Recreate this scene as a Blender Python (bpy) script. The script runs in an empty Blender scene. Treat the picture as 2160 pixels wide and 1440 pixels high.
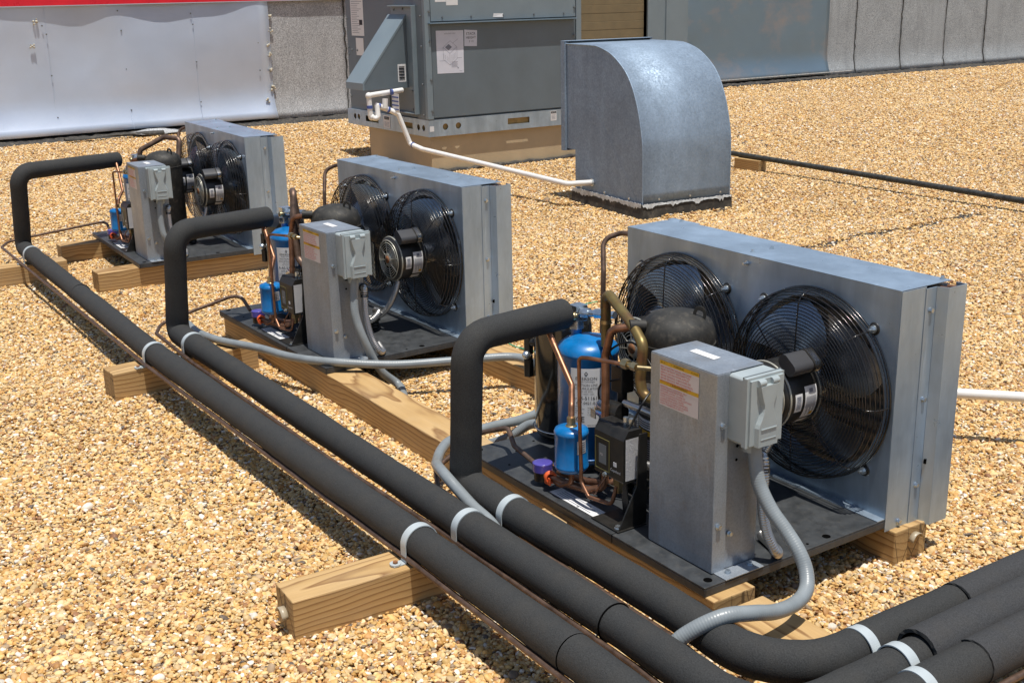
import bpy, math, random
import numpy as np
from mathutils import Vector, Matrix
random.seed(7)
sc = bpy.context.scene
# ------------------------------------------------------------------ camera
CAM = Vector((1.42319, -1.83178, 1.16133))
RR = ((0.5517, 0.8338, -0.0203), (-0.2277, 0.174, 0.9581), (-0.8024, 0.5239, -0.2858))
cd = bpy.data.cameras.new('camera'); cam = bpy.data.objects.new('camera', cd)
sc.collection.objects.link(cam)
cd.sensor_width = 36.0; cd.lens = 41.21; cd.clip_start = 0.05; cd.clip_end = 400
m = Matrix(((RR[0][0], RR[1][0], -RR[2][0]), (RR[0][1], RR[1][1], -RR[2][1]), (RR[0][2], RR[1][2], -RR[2][2])))
m = m.to_quaternion().to_matrix().to_4x4(); m.translation = CAM
cam.matrix_world = m
sc.camera = cam
# ------------------------------------------------------------------ world + sun
SX, SY = 0.215, -0.03
sdir = Vector((SX, SY, 1)).normalized()
w = bpy.data.worlds.new('World'); sc.world = w; w.use_nodes = True
nt = w.node_tree; nt.nodes.clear()
wo = nt.nodes.new('ShaderNodeOutputWorld'); bg = nt.nodes.new('ShaderNodeBackground'); sk = nt.nodes.new('ShaderNodeTexSky')
sk.sky_type = 'NISHITA'; sk.sun_disc = False
sk.sun_elevation = math.asin(sdir.z); sk.sun_rotation = math.atan2(sdir.x, sdir.y)
sk.air_density = 1.0; sk.dust_density = 1.2; sk.ozone_density = 1.0
bg.inputs['Strength'].default_value = 0.10
nt.links.new(sk.outputs[0], bg.inputs[0]); nt.links.new(bg.outputs[0], wo.inputs[0])
sl = bpy.data.lights.new('sun', 'SUN'); so = bpy.data.objects.new('sun', sl); sc.collection.objects.link(so)
sl.energy = 4.8; sl.angle = math.radians(0.53); sl.color = (1.0, 0.955, 0.88)
so.rotation_euler = sdir.to_track_quat('Z', 'Y').to_euler()
vs = sc.view_settings; vs.view_transform = 'Standard'; vs.look = 'None'; vs.exposure = 0.0
sc.cycles.caustics_reflective = False; sc.cycles.caustics_refractive = False; vs.gamma = 1.0

# ------------------------------------------------------------------ materials
def srgb(h):
    h = h.lstrip('#'); c = [int(h[i:i+2], 16)/255 for i in (0, 2, 4)]
    return tuple((x/12.92 if x <= .04045 else ((x+.055)/1.055)**2.4) for x in c)
MATS = {}
class NT:
    def __init__(s, name):
        s.m = bpy.data.materials.new(name); s.m.use_nodes = True; s.t = s.m.node_tree; s.t.nodes.clear()
        s.o = s.n('ShaderNodeOutputMaterial'); s.b = s.n('ShaderNodeBsdfPrincipled'); s.l(s.b.outputs[0], s.o.inputs[0])
        MATS[name] = s.m
    def n(s, t, **k):
        x = s.t.nodes.new(t)
        for a, v in k.items(): setattr(x, a, v)
        return x
    def l(s, a, b): s.t.links.new(a, b)
    def set(s, **k):
        for a, v in k.items():
            i = s.b.inputs[a.replace('_', ' ')]
            i.default_value = (*v, 1) if isinstance(v, tuple) and len(v) == 3 else v
    def coord(s, kind='Object', scale=(1, 1, 1), rot=(0, 0, 0), loc=(0, 0, 0)):
        c = s.n('ShaderNodeTexCoord'); mp = s.n('ShaderNodeMapping')
        mp.inputs['Scale'].default_value = scale; mp.inputs['Rotation'].default_value = rot; mp.inputs['Location'].default_value = loc
        s.l(c.outputs[kind], mp.inputs[0]); return mp.outputs[0]
    def world(s, scale=(1, 1, 1)):
        c = s.n('ShaderNodeNewGeometry'); mp = s.n('ShaderNodeMapping'); mp.inputs['Scale'].default_value = scale
        s.l(c.outputs['Position'], mp.inputs[0]); return mp.outputs[0]
    def noise(s, vec, scale, detail=4, rough=.55, dist=0):
        x = s.n('ShaderNodeTexNoise'); x.inputs['Scale'].default_value = scale; x.inputs['Detail'].default_value = detail
        x.inputs['Roughness'].default_value = rough; x.inputs['Distortion'].default_value = dist
        s.l(vec, x.inputs['Vector']); return x.outputs['Fac']
    def vor(s, vec, scale, feat='F1', out='Distance', rnd=1):
        x = s.n('ShaderNodeTexVoronoi', feature=feat); x.inputs['Scale'].default_value = scale; x.inputs['Randomness'].default_value = rnd
        s.l(vec, x.inputs['Vector']); return x.outputs[out]
    def ramp(s, fac, stops, interp='LINEAR'):
        r = s.n('ShaderNodeValToRGB'); r.color_ramp.interpolation = interp; e = r.color_ramp.elements
        while len(e) < len(stops): e.new(.5)
        for i, (p, c) in enumerate(stops):
            e[i].position = p
            if isinstance(c, (int, float)): c = (c, c, c)
            e[i].color = (*c, 1)
        s.l(fac, r.inputs[0]); return r.outputs[0]
    def mix(s, f, a, b, mode='MIX'):
        x = s.n('ShaderNodeMix', data_type='RGBA', blend_type=mode)
        for i, v in ((0, f), (6, a), (7, b)):
            if hasattr(v, 'links') or hasattr(v, 'is_linked'): s.l(v, x.inputs[i])
            elif isinstance(v, tuple): x.inputs[i].default_value = (*v, 1)
            else: x.inputs[i].default_value = v
        return x.outputs[2]
    def math(s, op, a, b=0.0):
        x = s.n('ShaderNodeMath', operation=op)
        for i, v in ((0, a), (1, b)):
            if hasattr(v, 'is_linked'): s.l(v, x.inputs[i])
            else: x.inputs[i].default_value = v
        return x.outputs[0]
    def mapr(s, v, a, b, c, d):
        x = s.n('ShaderNodeMapRange'); s.l(v, x.inputs[0])
        for i, q in enumerate((a, b, c, d)): x.inputs[i+1].default_value = q
        return x.outputs[0]
    def bump(s, h, strength=.3, dist=.001):
        x = s.n('ShaderNodeBump'); x.inputs['Strength'].default_value = strength; x.inputs['Distance'].default_value = dist
        s.l(h, x.inputs['Height']); s.l(x.outputs[0], s.b.inputs['Normal'])
    def col(s, c): s.l(c, s.b.inputs['Base Color'])
    def rough(s, c): s.l(c, s.b.inputs['Roughness'])

def simple(name, col, rough=.5, metal=0.0, nscale=0, namt=.15, bump=0, bscale=400, coat=0, spec=None, dust=0):
    t = NT(name); t.set(Base_Color=col, Roughness=rough, Metallic=metal)
    if coat: t.set(Coat_Weight=coat, Coat_Roughness=.15)
    if spec is not None: t.b.inputs['Specular IOR Level'].default_value = spec
    v = t.coord()
    if nscale:
        f = t.noise(v, nscale, 5)
        lo = tuple(c*(1-namt) for c in col); hi = tuple(min(1, c*(1+namt)) for c in col)
        c = t.ramp(f, [(.3, lo), (.7, hi)])
        if dust:
            d = t.noise(t.coord(), nscale*2.3, 6, .7)
            c = t.mix(t.ramp(d, [(.5, 0.0), (.8, dust)]), c, (.35, .3, .23))
        t.col(c)
        t.rough(t.mapr(f, .3, .7, rough*.85, min(1, rough*1.2)))
    if bump:
        t.bump(t.noise(v, bscale, 3), bump, .0006)
    return t.m

def galv(name, col, rough, metal=.85, spang=0, streak=.20, stain=0):
    t = NT(name); t.set(Metallic=metal)
    v = t.coord()
    a = t.noise(t.coord(scale=(1, 1, .25)), 14, 5, .6)
    lo = tuple(c*(1-streak) for c in col); hi = tuple(min(1, c*(1+streak)) for c in col)
    c = t.ramp(a, [(.3, lo), (.7, hi)])
    if spang:
        s1 = t.vor(v, spang, 'F1', 'Color'); sp = t.n('ShaderNodeSeparateColor'); t.l(s1, sp.inputs[0])
        c = t.mix(.55, c, t.ramp(sp.outputs[0], [(0, tuple(x*.80 for x in col)), (1, tuple(min(1, x*1.16) for x in col))]))
        t.rough(t.mapr(sp.outputs[1], 0, 1, rough*.85, rough*1.2))
    else:
        b = t.noise(v, 30, 6, .65)
        t.rough(t.mapr(b, .3, .7, rough*.8, rough*1.25))
    if stain:
        d = t.noise(t.coord(scale=(1, 1, .5)), 6, 8, .75)
        c = t.mix(t.ramp(d, [(.52, 0.0), (.68, stain)]), c, (.34, .27, .19))
        fine = t.noise(v, 260, 3, .7)
        c = t.mix(t.ramp(fine, [(.35, .35), (.6, 0.0)]), c, tuple(x*.45 for x in col))
    bl = t.noise(v, 3.5, 5, .6, 1.2)
    c = t.mix(t.ramp(bl, [(.42, 0.0), (.66, .38)]), c, tuple(x*.62 for x in col))
    sc_ = t.noise(t.coord(scale=(1, 1, .12)), 55, 3, .7)
    c = t.mix(t.ramp(sc_, [(.62, 0.0), (.74, .3)]), c, tuple(min(1, x*1.5) for x in col))
    t.col(c)
    t.bump(t.noise(v, 5, 3), .22, .007)
    return t.m

GALV = galv('galvanized_panel', (.39, .49, .60), .33, .55, stain=0)
GALVT = galv('galvanized_box', (.38, .425, .475), .42, .5, stain=.7)
GALVS = galv('galvanized_spangle', (.30, .385, .485), .70, .5, spang=120, stain=.0)
BASEM = simple('black_base_paint', (.042, .046, .050), .46, 0, 30, .3, .15, 300, dust=.10)
BLACKG = simple('black_gloss', (.012, .012, .012), .22, 0, coat=.4)
BLACKM = simple('black_semigloss', (.018, .017, .015), .38, 0, 60, .3, .1, 200)
BLADEM = simple('fan_blade_metal', (.30, .33, .38), .26, .9)
COMPM = simple('compressor_black', (.022, .021, .018), .62, 0, 24, .4, .12, 150, dust=.25)
RECVM = simple('receiver_black', (.014, .013, .011), .12, .0, coat=.6)
BLUE = simple('blue_enamel', (.003, .165, .46), .32, 0, 22, .22, .12, 120, coat=.2, dust=.10)
COPPER = simple('copper', (.27, .135, .08), .40, .8, 45, .35)
COPPERD = simple('copper_dark', (.155, .10, .072), .45, .6, 45, .35)
BRASS = simple('brass', (.45, .36, .2), .35, .9, 60, .2)
ZINC = simple('zinc_plated', (.60, .66, .70), .28, .9, 60, .15)
CHROME = simple('bright_metal', (.72, .72, .72), .22, 1.0)
STEELRING = simple('painted_ring', (.50, .49, .42), .35, .4)
RUST = simple('rust', (.28, .12, .05), .8, 0, 80, .4)
OUTLET = simple('grey_plastic', (.36, .41, .42), .38, 0, 20, .06)
CAPM = simple('capacitor_grey', (.055, .056, .06), .38)
OUTLETD = simple('grey_plastic_dark', (.16, .18, .19), .45, 0)
PVC = simple('white_pvc', (.78, .77, .74), .35, 0, 18, .06)
PRIMER = simple('pvc_primer_blue', (.06, .10, .32), .5)
STRAPM = simple('strap_plastic', (.44, .49, .51), .38, 0, 30, .06)
PURPLE = simple('purple_cap', (.085, .07, .34), .28, 0, coat=.4)
ORANGE = simple('orange_clip', (.75, .12, .03), .45)
WHITEL = simple('label_white', (.74, .74, .74), .5)
PAPER = simple('paper', (.66, .67, .74), .7, 0, 12, .05)
LPINK = simple('label_pale', (.66, .60, .58), .5)
YEL = simple('label_yellow', (.62, .36, .01), .45)
INK = simple('ink_black', (.012, .012, .014), .6)
INKR = simple('ink_red', (.62, .10, .08), .6)
INKG = simple('ink_grey', (.22, .23, .27), .7)
INKB = simple('ink_blue', (.10, .14, .5), .6)
YLINE = simple('yellow_line', (.17, .15, .05), .5)
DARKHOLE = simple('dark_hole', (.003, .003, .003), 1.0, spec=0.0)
TAR = simple('tar', (.035, .032, .029), .75, 0, 14, .5, .6, 60, dust=.45)
TARF = simple('curb_felt', (.035, .032, .027), .75, 0, 9, .45, .4, 60, dust=.4)
SEALW = simple('sealant', (.5, .52, .52), .6, 0, 40, .3)
GUARDM = simple('coil_card', (.20, .155, .085), .8, 0, 12, .12)
REDM = simple('red_coping', (.62, .012, .02), .3, 0, 8, .1)
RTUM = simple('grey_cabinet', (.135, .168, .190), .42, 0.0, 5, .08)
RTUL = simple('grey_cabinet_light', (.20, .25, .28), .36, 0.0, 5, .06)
CURBM = simple('tan_curb', (.50, .395, .25), .65, 0, 7, .08)
GASP = simple('gas_pipe', (.04, .043, .042), .6, .1, 40, .5)
GREEN = simple('green_string', (.02, .35, .2), .6)
TANFOAM = simple('foam_dab', (.52, .48, .38), .8, 0, 60, .3)
TAGM = simple('plastic_tag', (.40, .34, .24), .35)
AMBER = simple('amber_tan', (.40, .27, .10), .7, 0, 20, .2)

def foil():
    t = NT('foil_sticker'); t.set(Base_Color=(.85, .85, .87), Metallic=.45, Roughness=.3)
    t.bump(t.noise(t.coord(), 140, 5, .7, 1.5), .9, .002); return t.m
FOIL = foil()
def foam(name, base):
    t = NT(name); v = t.coord()
    f = t.noise(v, 420, 3, .8); g = t.noise(v, 22, 4)
    c = t.ramp(f, [(.3, tuple(x*.55 for x in base)), (.75, tuple(x*1.7 for x in base))])
    c = t.mix(t.ramp(g, [(.45, 0.0), (.8, .35)]), c, (.055, .05, .042))
    t.col(c); t.set(Roughness=.82); t.b.inputs['Specular IOR Level'].default_value = .35
    t.bump(f, .6, .0012); return t.m
FOAM = foam('foam_insulation', (.032, .033, .033))
FOAM2 = foam('foam_sleeve', (.040, .041, .043))
def conduit(name, base, rough=.35, pitch=.0048, strength=.10, metal=0.0):
    t = NT(name); t.set(Base_Color=base, Roughness=rough, Metallic=metal)
    c = t.n('ShaderNodeUVMap'); s = t.n('ShaderNodeSeparateXYZ'); t.l(c.outputs[0], s.inputs[0])
    u = t.math('MULTIPLY', s.outputs[0], 2*math.pi/pitch); h = t.math('SINE', u)
    n = t.noise(t.coord(), 25, 4)
    t.col(t.ramp(n, [(.3, tuple(x*.88 for x in base)), (.7, tuple(min(1, x*1.1) for x in base))]))
    t.bump(h, strength, .0012); return t.m
LTITE = conduit('liquidtight', (.235, .262, .275))
def patina():
    t = NT('patina_copper'); v = t.coord(); f = t.noise(v, 22, 5, .6)
    t.col(t.ramp(f, [(.3, (.17, .085, .05)), (.5, (.22, .155, .055)), (.72, (.27, .22, .08))]))
    t.set(Metallic=.55, Roughness=.42); return t.m
PATINA = patina()
def wood(name='treated_lumber', end=False):
    t = NT(name)
    oi = t.n('ShaderNodeObjectInfo'); c = t.n('ShaderNodeTexCoord')
    cmb = t.n('ShaderNodeCombineXYZ')
    r1 = t.math('MULTIPLY', oi.outputs['Random'], 9.0)
    t.l(r1, cmb.inputs[0]); 
    t.l(t.mapr(oi.outputs['Random'], 0, 1, -.06, .07), cmb.inputs[1]); cmb.inputs[2].default_value = .085
    ad = t.n('ShaderNodeVectorMath', operation='ADD'); t.l(c.outputs['Object'], ad.inputs[0]); t.l(cmb.outputs[0], ad.inputs[1])
    # slow wander of the pith along the length
    st = t.n('ShaderNodeMapping'); st.inputs['Scale'].default_value = (2.2, 9, 9); t.l(ad.outputs[0], st.inputs[0])
    nz = t.n('ShaderNodeTexNoise'); nz.inputs['Scale'].default_value = 1.0; nz.inputs['Detail'].default_value = 3; t.l(st.outputs[0], nz.inputs['Vector'])
    sc_ = t.n('ShaderNodeVectorMath', operation='MULTIPLY_ADD'); t.l(nz.outputs['Color'], sc_.inputs[0]); sc_.inputs[1].default_value = (0, .062, .062); t.l(ad.outputs[0], sc_.inputs[2])
    s = t.n('ShaderNodeSeparateXYZ'); t.l(sc_.outputs[0], s.inputs[0])
    y2 = t.math('MULTIPLY', s.outputs[1], s.outputs[1]); z2 = t.math('MULTIPLY', s.outputs[2], s.outputs[2])
    rr = t.math('SQRT', t.math('ADD', y2, z2))
    ring = t.math('FRACT', t.math('MULTIPLY', rr, 78.0))
    fine = t.n('ShaderNodeMapping'); fine.inputs['Scale'].default_value = (12, 300, 300); t.l(c.outputs['Object'], fine.inputs[0])
    fn = t.noise(fine.outputs[0], 1.0, 4, .7)
    col = t.ramp(ring, [(0, (.56, .37, .165)), (.6, (.49, .31, .125)), (.9, (.23, .115, .038)), (1.0, (.54, .35, .15))])
    col = t.mix(t.ramp(fn, [(.3, .35), (.6, 0.0)]), col, (.34, .21, .09))
    big = t.noise(t.coord(), 5, 4); col = t.mix(t.ramp(big, [(.5, 0.0), (.75, .35)]), col, (.47, .385, .26))
    kn = t.vor(t.coord(scale=(2.2, 7, 7)), 1.0); col = t.mix(t.ramp(kn, [(.06, .85), (.11, 0.0)]), col, (.12, .055, .02))
    grey = t.noise(t.coord(scale=(.6, 3, 3)), 7, 5, .65); col = t.mix(t.ramp(grey, [(.48, 0.0), (.75, .25)]), col, (.38, .30, .20))
    if end:
        sp_ = t.noise(t.coord(), 330, 3, .8); col = t.mix(.42, col, t.ramp(sp_, [(.3, (.13, .08, .03)), (.7, (.40, .28, .13))]))
        ck = t.vor(t.coord(scale=(1, 1, .35)), 26, 'DISTANCE_TO_EDGE'); col = t.mix(t.ramp(ck, [(.012, .75), (.03, 0.0)]), col, (.06, .035, .015))
    t.col(col); t.set(Roughness=.7)
    t.bump(t.math('ADD', fn, ring), .25, .001); return t.m
WOOD = wood()
ENDG = wood('end_grain', True)
def felt(name, base):
    t = NT(name); v = t.world()
    f = t.noise(v, 120, 4, .85); g = t.noise(v, 3.2, 6, .65); h = t.noise(t.world((1, 6, .7)), 2.0, 5, .6)
    c = t.ramp(f, [(.36, tuple(x*.35 for x in base)), (.5, base), (.66, tuple(min(1, x*1.8) for x in base))])
    c = t.mix(t.ramp(g, [(.45, 0.0), (.75, .45)]), c, tuple(x*.55 for x in base))
    c = t.mix(t.ramp(h, [(.5, 0.0), (.8, .4)]), c, tuple(x*.5 for x in base))
    t.col(c); t.set(Roughness=.9); t.bump(f, .5, .002); return t.m
FELT = felt('mineral_felt', (.42, .43, .44))
FELT2 = felt('mineral_felt_light', (.35, .38, .40))
def sheet(name, col, metal, rough, stain):
    t = NT(name); v = t.world()
    a = t.noise(v, 1.6, 4, .5); b = t.noise(t.world((1, 1, 1.6)), 2.3, 5, .6)
    c = t.ramp(a, [(.3, tuple(x*.92 for x in col)), (.7, tuple(min(1, x*1.06) for x in col))])
    c = t.mix(t.ramp(b, [(.5, 0.0), (.7, stain)]), c, (.33, .29, .27))
    wv = t.noise(t.world((1, 90, 90)), 3, 2); c = t.mix(.06, c, wv)
    t.col(c); t.set(Metallic=metal); t.rough(t.mapr(b, .3, .7, rough*.85, rough*1.2))
    t.bump(t.noise(v, 2.2, 2), .25, .03); return t.m
SHEETL = sheet('aluminium_sheet', (.60, .69, .84), .3, .38, .04)
SHEETR = sheet('blued_sheet', (.17, .25, .32), .4, .38, .75)

FINA = simple('fin_aluminium', (.55, .56, .58), .35, .6)
def bxmat():
    t = NT('flex_metal'); t.set(Base_Color=(.56, .55, .53), Metallic=.9, Roughness=.32); return t.m
BX = bxmat()

# ------------------------------------------------------------------ geometry helpers
COL = sc.collection
def frame(d):
    d = d.normalized(); a = Vector((0, 0, 1)) if abs(d.z) < .9 else Vector((1, 0, 0))
    u = d.cross(a).normalized(); return u, d.cross(u).normalized()
def fillet(pts, R, n=7):
    pts = [Vector(p) for p in pts]; out = [pts[0]]
    for i in range(1, len(pts)-1):
        p, a, b = pts[i], pts[i-1], pts[i+1]; r = R[i-1] if isinstance(R, (list, tuple)) else R
        d1 = (a-p); d2 = (b-p); ang = d1.angle(d2)
        if ang > 3.1: out.append(p); continue
        k = min(r/math.tan(ang/2), .49*d1.length, .49*d2.length)
        s = p+d1.normalized()*k; e = p+d2.normalized()*k
        c_dir = (d1.normalized()+d2.normalized()).normalized(); rad = k*math.tan(ang/2); c = p+c_dir*(rad/math.sin(ang/2))
        v1 = s-c; v2 = e-c; th = v1.angle(v2)
        for j in range(n+1):
            t = j/n; out.append(c+(v1*math.sin((1-t)*th)+v2*math.sin(t*th))/max(1e-6, math.sin(th)))
    out.append(pts[-1]); return out
def catmull(pts, n=10):
    P = [Vector(p) for p in pts]; P = [2*P[0]-P[1]]+P+[2*P[-1]-P[-2]]; out = []
    for i in range(1, len(P)-2):
        for j in range(n):
            t = j/n
            out.append(.5*((2*P[i])+(-P[i-1]+P[i+1])*t+(2*P[i-1]-5*P[i]+4*P[i+1]-P[i+2])*t*t+(-P[i-1]+3*P[i]-3*P[i+1]+P[i+2])*t**3))
    out.append(P[-2]); return out
def resample(pts, step):
    out = [pts[0]]; acc = 0.0
    for i in range(1, len(pts)):
        a, b = pts[i-1], pts[i]; L = (b-a).length
        if L < 1e-9: continue
        d = step-acc
        while d <= L: out.append(a+(b-a)*(d/L)); d += step
        acc = L-(d-step)
    out.append(pts[-1]); return out
TXT = {}
def text_geo(s):
    if s not in TXT:
        c = bpy.data.curves.new('t', 'FONT'); c.body = s; c.size = 1; c.resolution_u = 2; c.align_x = 'LEFT'
        o = bpy.data.objects.new('t', c); COL.objects.link(o); bpy.context.view_layer.update()
        me = bpy.data.meshes.new_from_object(o.evaluated_get(bpy.context.evaluated_depsgraph_get()))
        V = [(v.co.x, v.co.y) for v in me.vertices]; F = [tuple(p.vertices) for p in me.polygons]
        bpy.data.objects.remove(o); bpy.data.meshes.remove(me); bpy.data.curves.remove(c)
        TXT[s] = (V, F, max([v[0] for v in V] or [0]))
    return TXT[s]
class MB:
    def __init__(s): s.V = []; s.F = []; s.M = []; s.S = []; s.UV = {}; s.done = []
    def cut(s):
        if s.F:
            q = MB(); q.V, q.F, q.M, q.S, q.UV = s.V, s.F, s.M, s.S, s.UV; s.done.append(q); s.V = []; s.F = []; s.M = []; s.S = []; s.UV = {}
        return s
    def add(s, V, F, mat=0, smooth=False, uv=None):
        o = len(s.V); s.V += [tuple(v) for v in V]
        for k, f in enumerate(F):
            if uv: s.UV[len(s.F)] = [uv[i] for i in f]
            s.F.append(tuple(i+o for i in f)); s.M.append(mat); s.S.append(smooth)
        return s
    def box(s, x0, x1, y0, y1, z0, z1, mat=0, T=None):
        V = [(x, y, z) for x in (x0, x1) for y in (y0, y1) for z in (z0, z1)]
        if T is not None: V = [T @ Vector(v) for v in V]
        return s.add(V, [(0, 1, 3, 2), (4, 6, 7, 5), (0, 4, 5, 1), (2, 3, 7, 6), (0, 2, 6, 4), (1, 5, 7, 3)], mat)
    def prism(s, poly, axis, a, b, mat=0, T=None, smooth=False):
        n = len(poly); V = []
        for c in (a, b):
            for p in poly:
                v = (c, p[0], p[1]) if axis == 'x' else (p[0], c, p[1]) if axis == 'y' else (p[0], p[1], c)
                V.append(T @ Vector(v) if T is not None else v)
        area = sum(poly[i][0]*poly[(i+1) % n][1]-poly[(i+1) % n][0]*poly[i][1] for i in range(n))
        if axis == 'y': area = -area
        f = tuple(range(n)); g = tuple(range(n, 2*n))
        fl = (area > 0)
        s.add(V[:n], [f[::-1] if fl else f], mat); s.add(V[n:], [tuple(range(n)) if fl else tuple(range(n))[::-1]], mat)
        q = [(i, (i+1) % n, (i+1) % n+n, i+n) for i in range(n)]
        if not fl: q = [t[::-1] for t in q]
        return s.add(V, q, mat, smooth)
    def cyl(s, p0, p1, r, seg=20, mat=0, r1=None, caps=True, smooth=True):
        p0 = Vector(p0); p1 = Vector(p1); r1 = r if r1 is None else r1; u, v = frame(p1-p0)
        A = [p0+(u*math.cos(2*math.pi*i/seg)+v*math.sin(2*math.pi*i/seg))*r for i in range(seg)]
        B = [p1+(u*math.cos(2*math.pi*i/seg)+v*math.sin(2*math.pi*i/seg))*r1 for i in range(seg)]
        s.add(A+B, [(i, (i+1) % seg, (i+1) % seg+seg, i+seg) for i in range(seg)], mat, smooth)
        if caps: s.add(A, [tuple(range(seg))[::-1]], mat); s.add(B, [tuple(range(seg))], mat)
        return s
    def lathe(s, prof, c, d=(0, 0, 1), seg=32, mat=0, smooth=True):
        c = Vector(c); d = Vector(d).normalized(); u, v = frame(d); V = []; F = []
        for (r, h) in prof:
            for i in range(seg):
                a = 2*math.pi*i/seg; V.append(c+d*h+(u*math.cos(a)+v*math.sin(a))*max(r, 1e-5))
        for j in range(len(prof)-1):
            for i in range(seg):
                F.append((j*seg+i, j*seg+(i+1) % seg, (j+1)*seg+(i+1) % seg, (j+1)*seg+i))
        return s.add(V, F, mat, smooth)
    def tube(s, pts, r, seg=12, mat=0, caps=True, ridge=None, uv=True, rf=None, smooth=True):
        pts = [Vector(p) for p in pts]
        if ridge: pts = resample(pts, ridge[0]/4)
        T = [(pts[min(i+1, len(pts)-1)]-pts[max(i-1, 0)]).normalized() for i in range(len(pts))]
        u, v = frame(T[0]); V = []; F = []; U = []; L = 0
        for i, p in enumerate(pts):
            if i:
                L += (p-pts[i-1]).length
                q = T[i-1].rotation_difference(T[i]); u = (q @ u).normalized(); u = (u-T[i]*u.dot(T[i])).normalized()
            v = T[i].cross(u); rr = r
            if ridge: rr = r*(1+ridge[1]*(1 if i % 4 in (1, 2) else -1))
            if rf: rr = r*rf(L)
            for k in range(seg):
                a = 2*math.pi*k/seg; V.append(p+(u*math.cos(a)+v*math.sin(a))*rr); U.append((L, k/seg))
        n = len(pts)
        for i in range(n-1):
            for k in range(seg):
                F.append((i*seg+k, i*seg+(k+1) % seg, (i+1)*seg+(k+1) % seg, (i+1)*seg+k))
        s.add(V, F, mat, smooth, U if uv else None)
        if caps:
            s.add(V[:seg], [tuple(range(seg))[::-1]], mat); s.add(V[-seg:], [tuple(range(seg))], mat)
        return s
    def torus(s, c, d, R, r, seg=48, sides=6, mat=0, a0=0, a1=2*math.pi):
        c = Vector(c); u, v = frame(Vector(d)); n = Vector(d).normalized(); V = []; F = []; full = abs(a1-a0-2*math.pi) < 1e-6
        N = seg if full else seg+1
        for i in range(N):
            a = a0+(a1-a0)*i/seg; e = u*math.cos(a)+v*math.sin(a)
            for k in range(sides):
                b = 2*math.pi*k/sides; V.append(c+e*(R+r*math.cos(b))+n*(r*math.sin(b)))
        for i in range(seg):
            for k in range(sides):
                j = (i+1) % N; F.append((i*sides+k, i*sides+(k+1) % sides, j*sides+(k+1) % sides, j*sides+k))
        return s.add(V, F, mat, True)
    def sphere(s, c, r, seg=16, rings=10, mat=0, sc_=(1, 1, 1)):
        V = []; F = []
        for j in range(rings+1):
            t = math.pi*j/rings
            for i in range(seg):
                a = 2*math.pi*i/seg; V.append((c[0]+r*sc_[0]*math.sin(t)*math.cos(a), c[1]+r*sc_[1]*math.sin(t)*math.sin(a), c[2]-r*sc_[2]*math.cos(t)))
        for j in range(rings):
            for i in range(seg): F.append((j*seg+i, j*seg+(i+1) % seg, (j+1)*seg+(i+1) % seg, (j+1)*seg+i))
        return s.add(V, F, mat, True)
    def hexnut(s, p0, p1, r, mat=0): return s.cyl(p0, p1, r, 6, mat, smooth=False)
    def screw(s, p, d, r=.005, mat=0):
        p = Vector(p); d = Vector(d).normalized()
        s.cut(); s.cyl(p, p+d*.0012, r*1.35, 14, mat); s.hexnut(p+d*.0008, p+d*.006, r, mat); return s.cut()
    def quad(s, o, u, v, mat=0):
        o = Vector(o); u = Vector(u); v = Vector(v); return s.add([o, o+u, o+u+v, o+v], [(0, 1, 2, 3)], mat)
    def text(s, txt, x, y, size, fmap, mat=0, align='L', xs=1.0):
        V, F, W = text_geo(txt)
        off = {'L': 0, 'C': -W/2, 'R': -W}[align]
        return s.add([fmap(x+(a+off)*size*xs, y+b*size) for a, b in V], F, mat)
    def build(s, name, mats, parent=None, loc=None, bev=0, label=None, rotz=0, key=None):
        if s.done:
            s.cut(); return [q.build(name, mats, parent, loc, bev, label, rotz) for q in s.done][0]
        me = bpy.data.meshes.new(name); me.from_pydata(s.V, [], s.F)
        if not isinstance(mats, (list, tuple)): mats = [mats]
        for q in mats: me.materials.append(q)
        me.polygons.foreach_set('material_index', s.M); me.polygons.foreach_set('use_smooth', s.S)
        if s.UV:
            ul = me.uv_layers.new(name='UVMap'); data = [0.0]*(2*len(me.loops))
            for fi, uvs in s.UV.items():
                st = me.polygons[fi].loop_start
                for k, (a, b) in enumerate(uvs): data[2*(st+k)] = a; data[2*(st+k)+1] = b
            ul.data.foreach_set('uv', data)
        me.update()
        return link(name, me, parent, loc, bev, label, rotz)
def link(name, me, parent=None, loc=None, bev=0, label=None, rotz=0):
    o = bpy.data.objects.new(name, me); COL.objects.link(o)
    if parent is not None: o.parent = parent
    if loc is not None: o.location = loc
    if rotz: o.rotation_euler.z = rotz
    if bev:
        b = o.modifiers.new('bevel', 'BEVEL'); b.width = bev; b.segments = 2; b.limit_method = 'ANGLE'; b.angle_limit = math.radians(40); b.harden_normals = False
    if label: o['label'] = label
    return o
def tag(o, label, cat, group=None, kind=None):
    if label: o['label'] = label
    if cat: o['category'] = cat
    if group: o['group'] = group
    if kind: o['kind'] = kind
    return o
def empty(name, loc=(0, 0, 0), rz=0):
    o = bpy.data.objects.new(name, None); COL.objects.link(o); o.location = loc; o.rotation_euler.z = rz; o.empty_display_size = .1; return o
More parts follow.
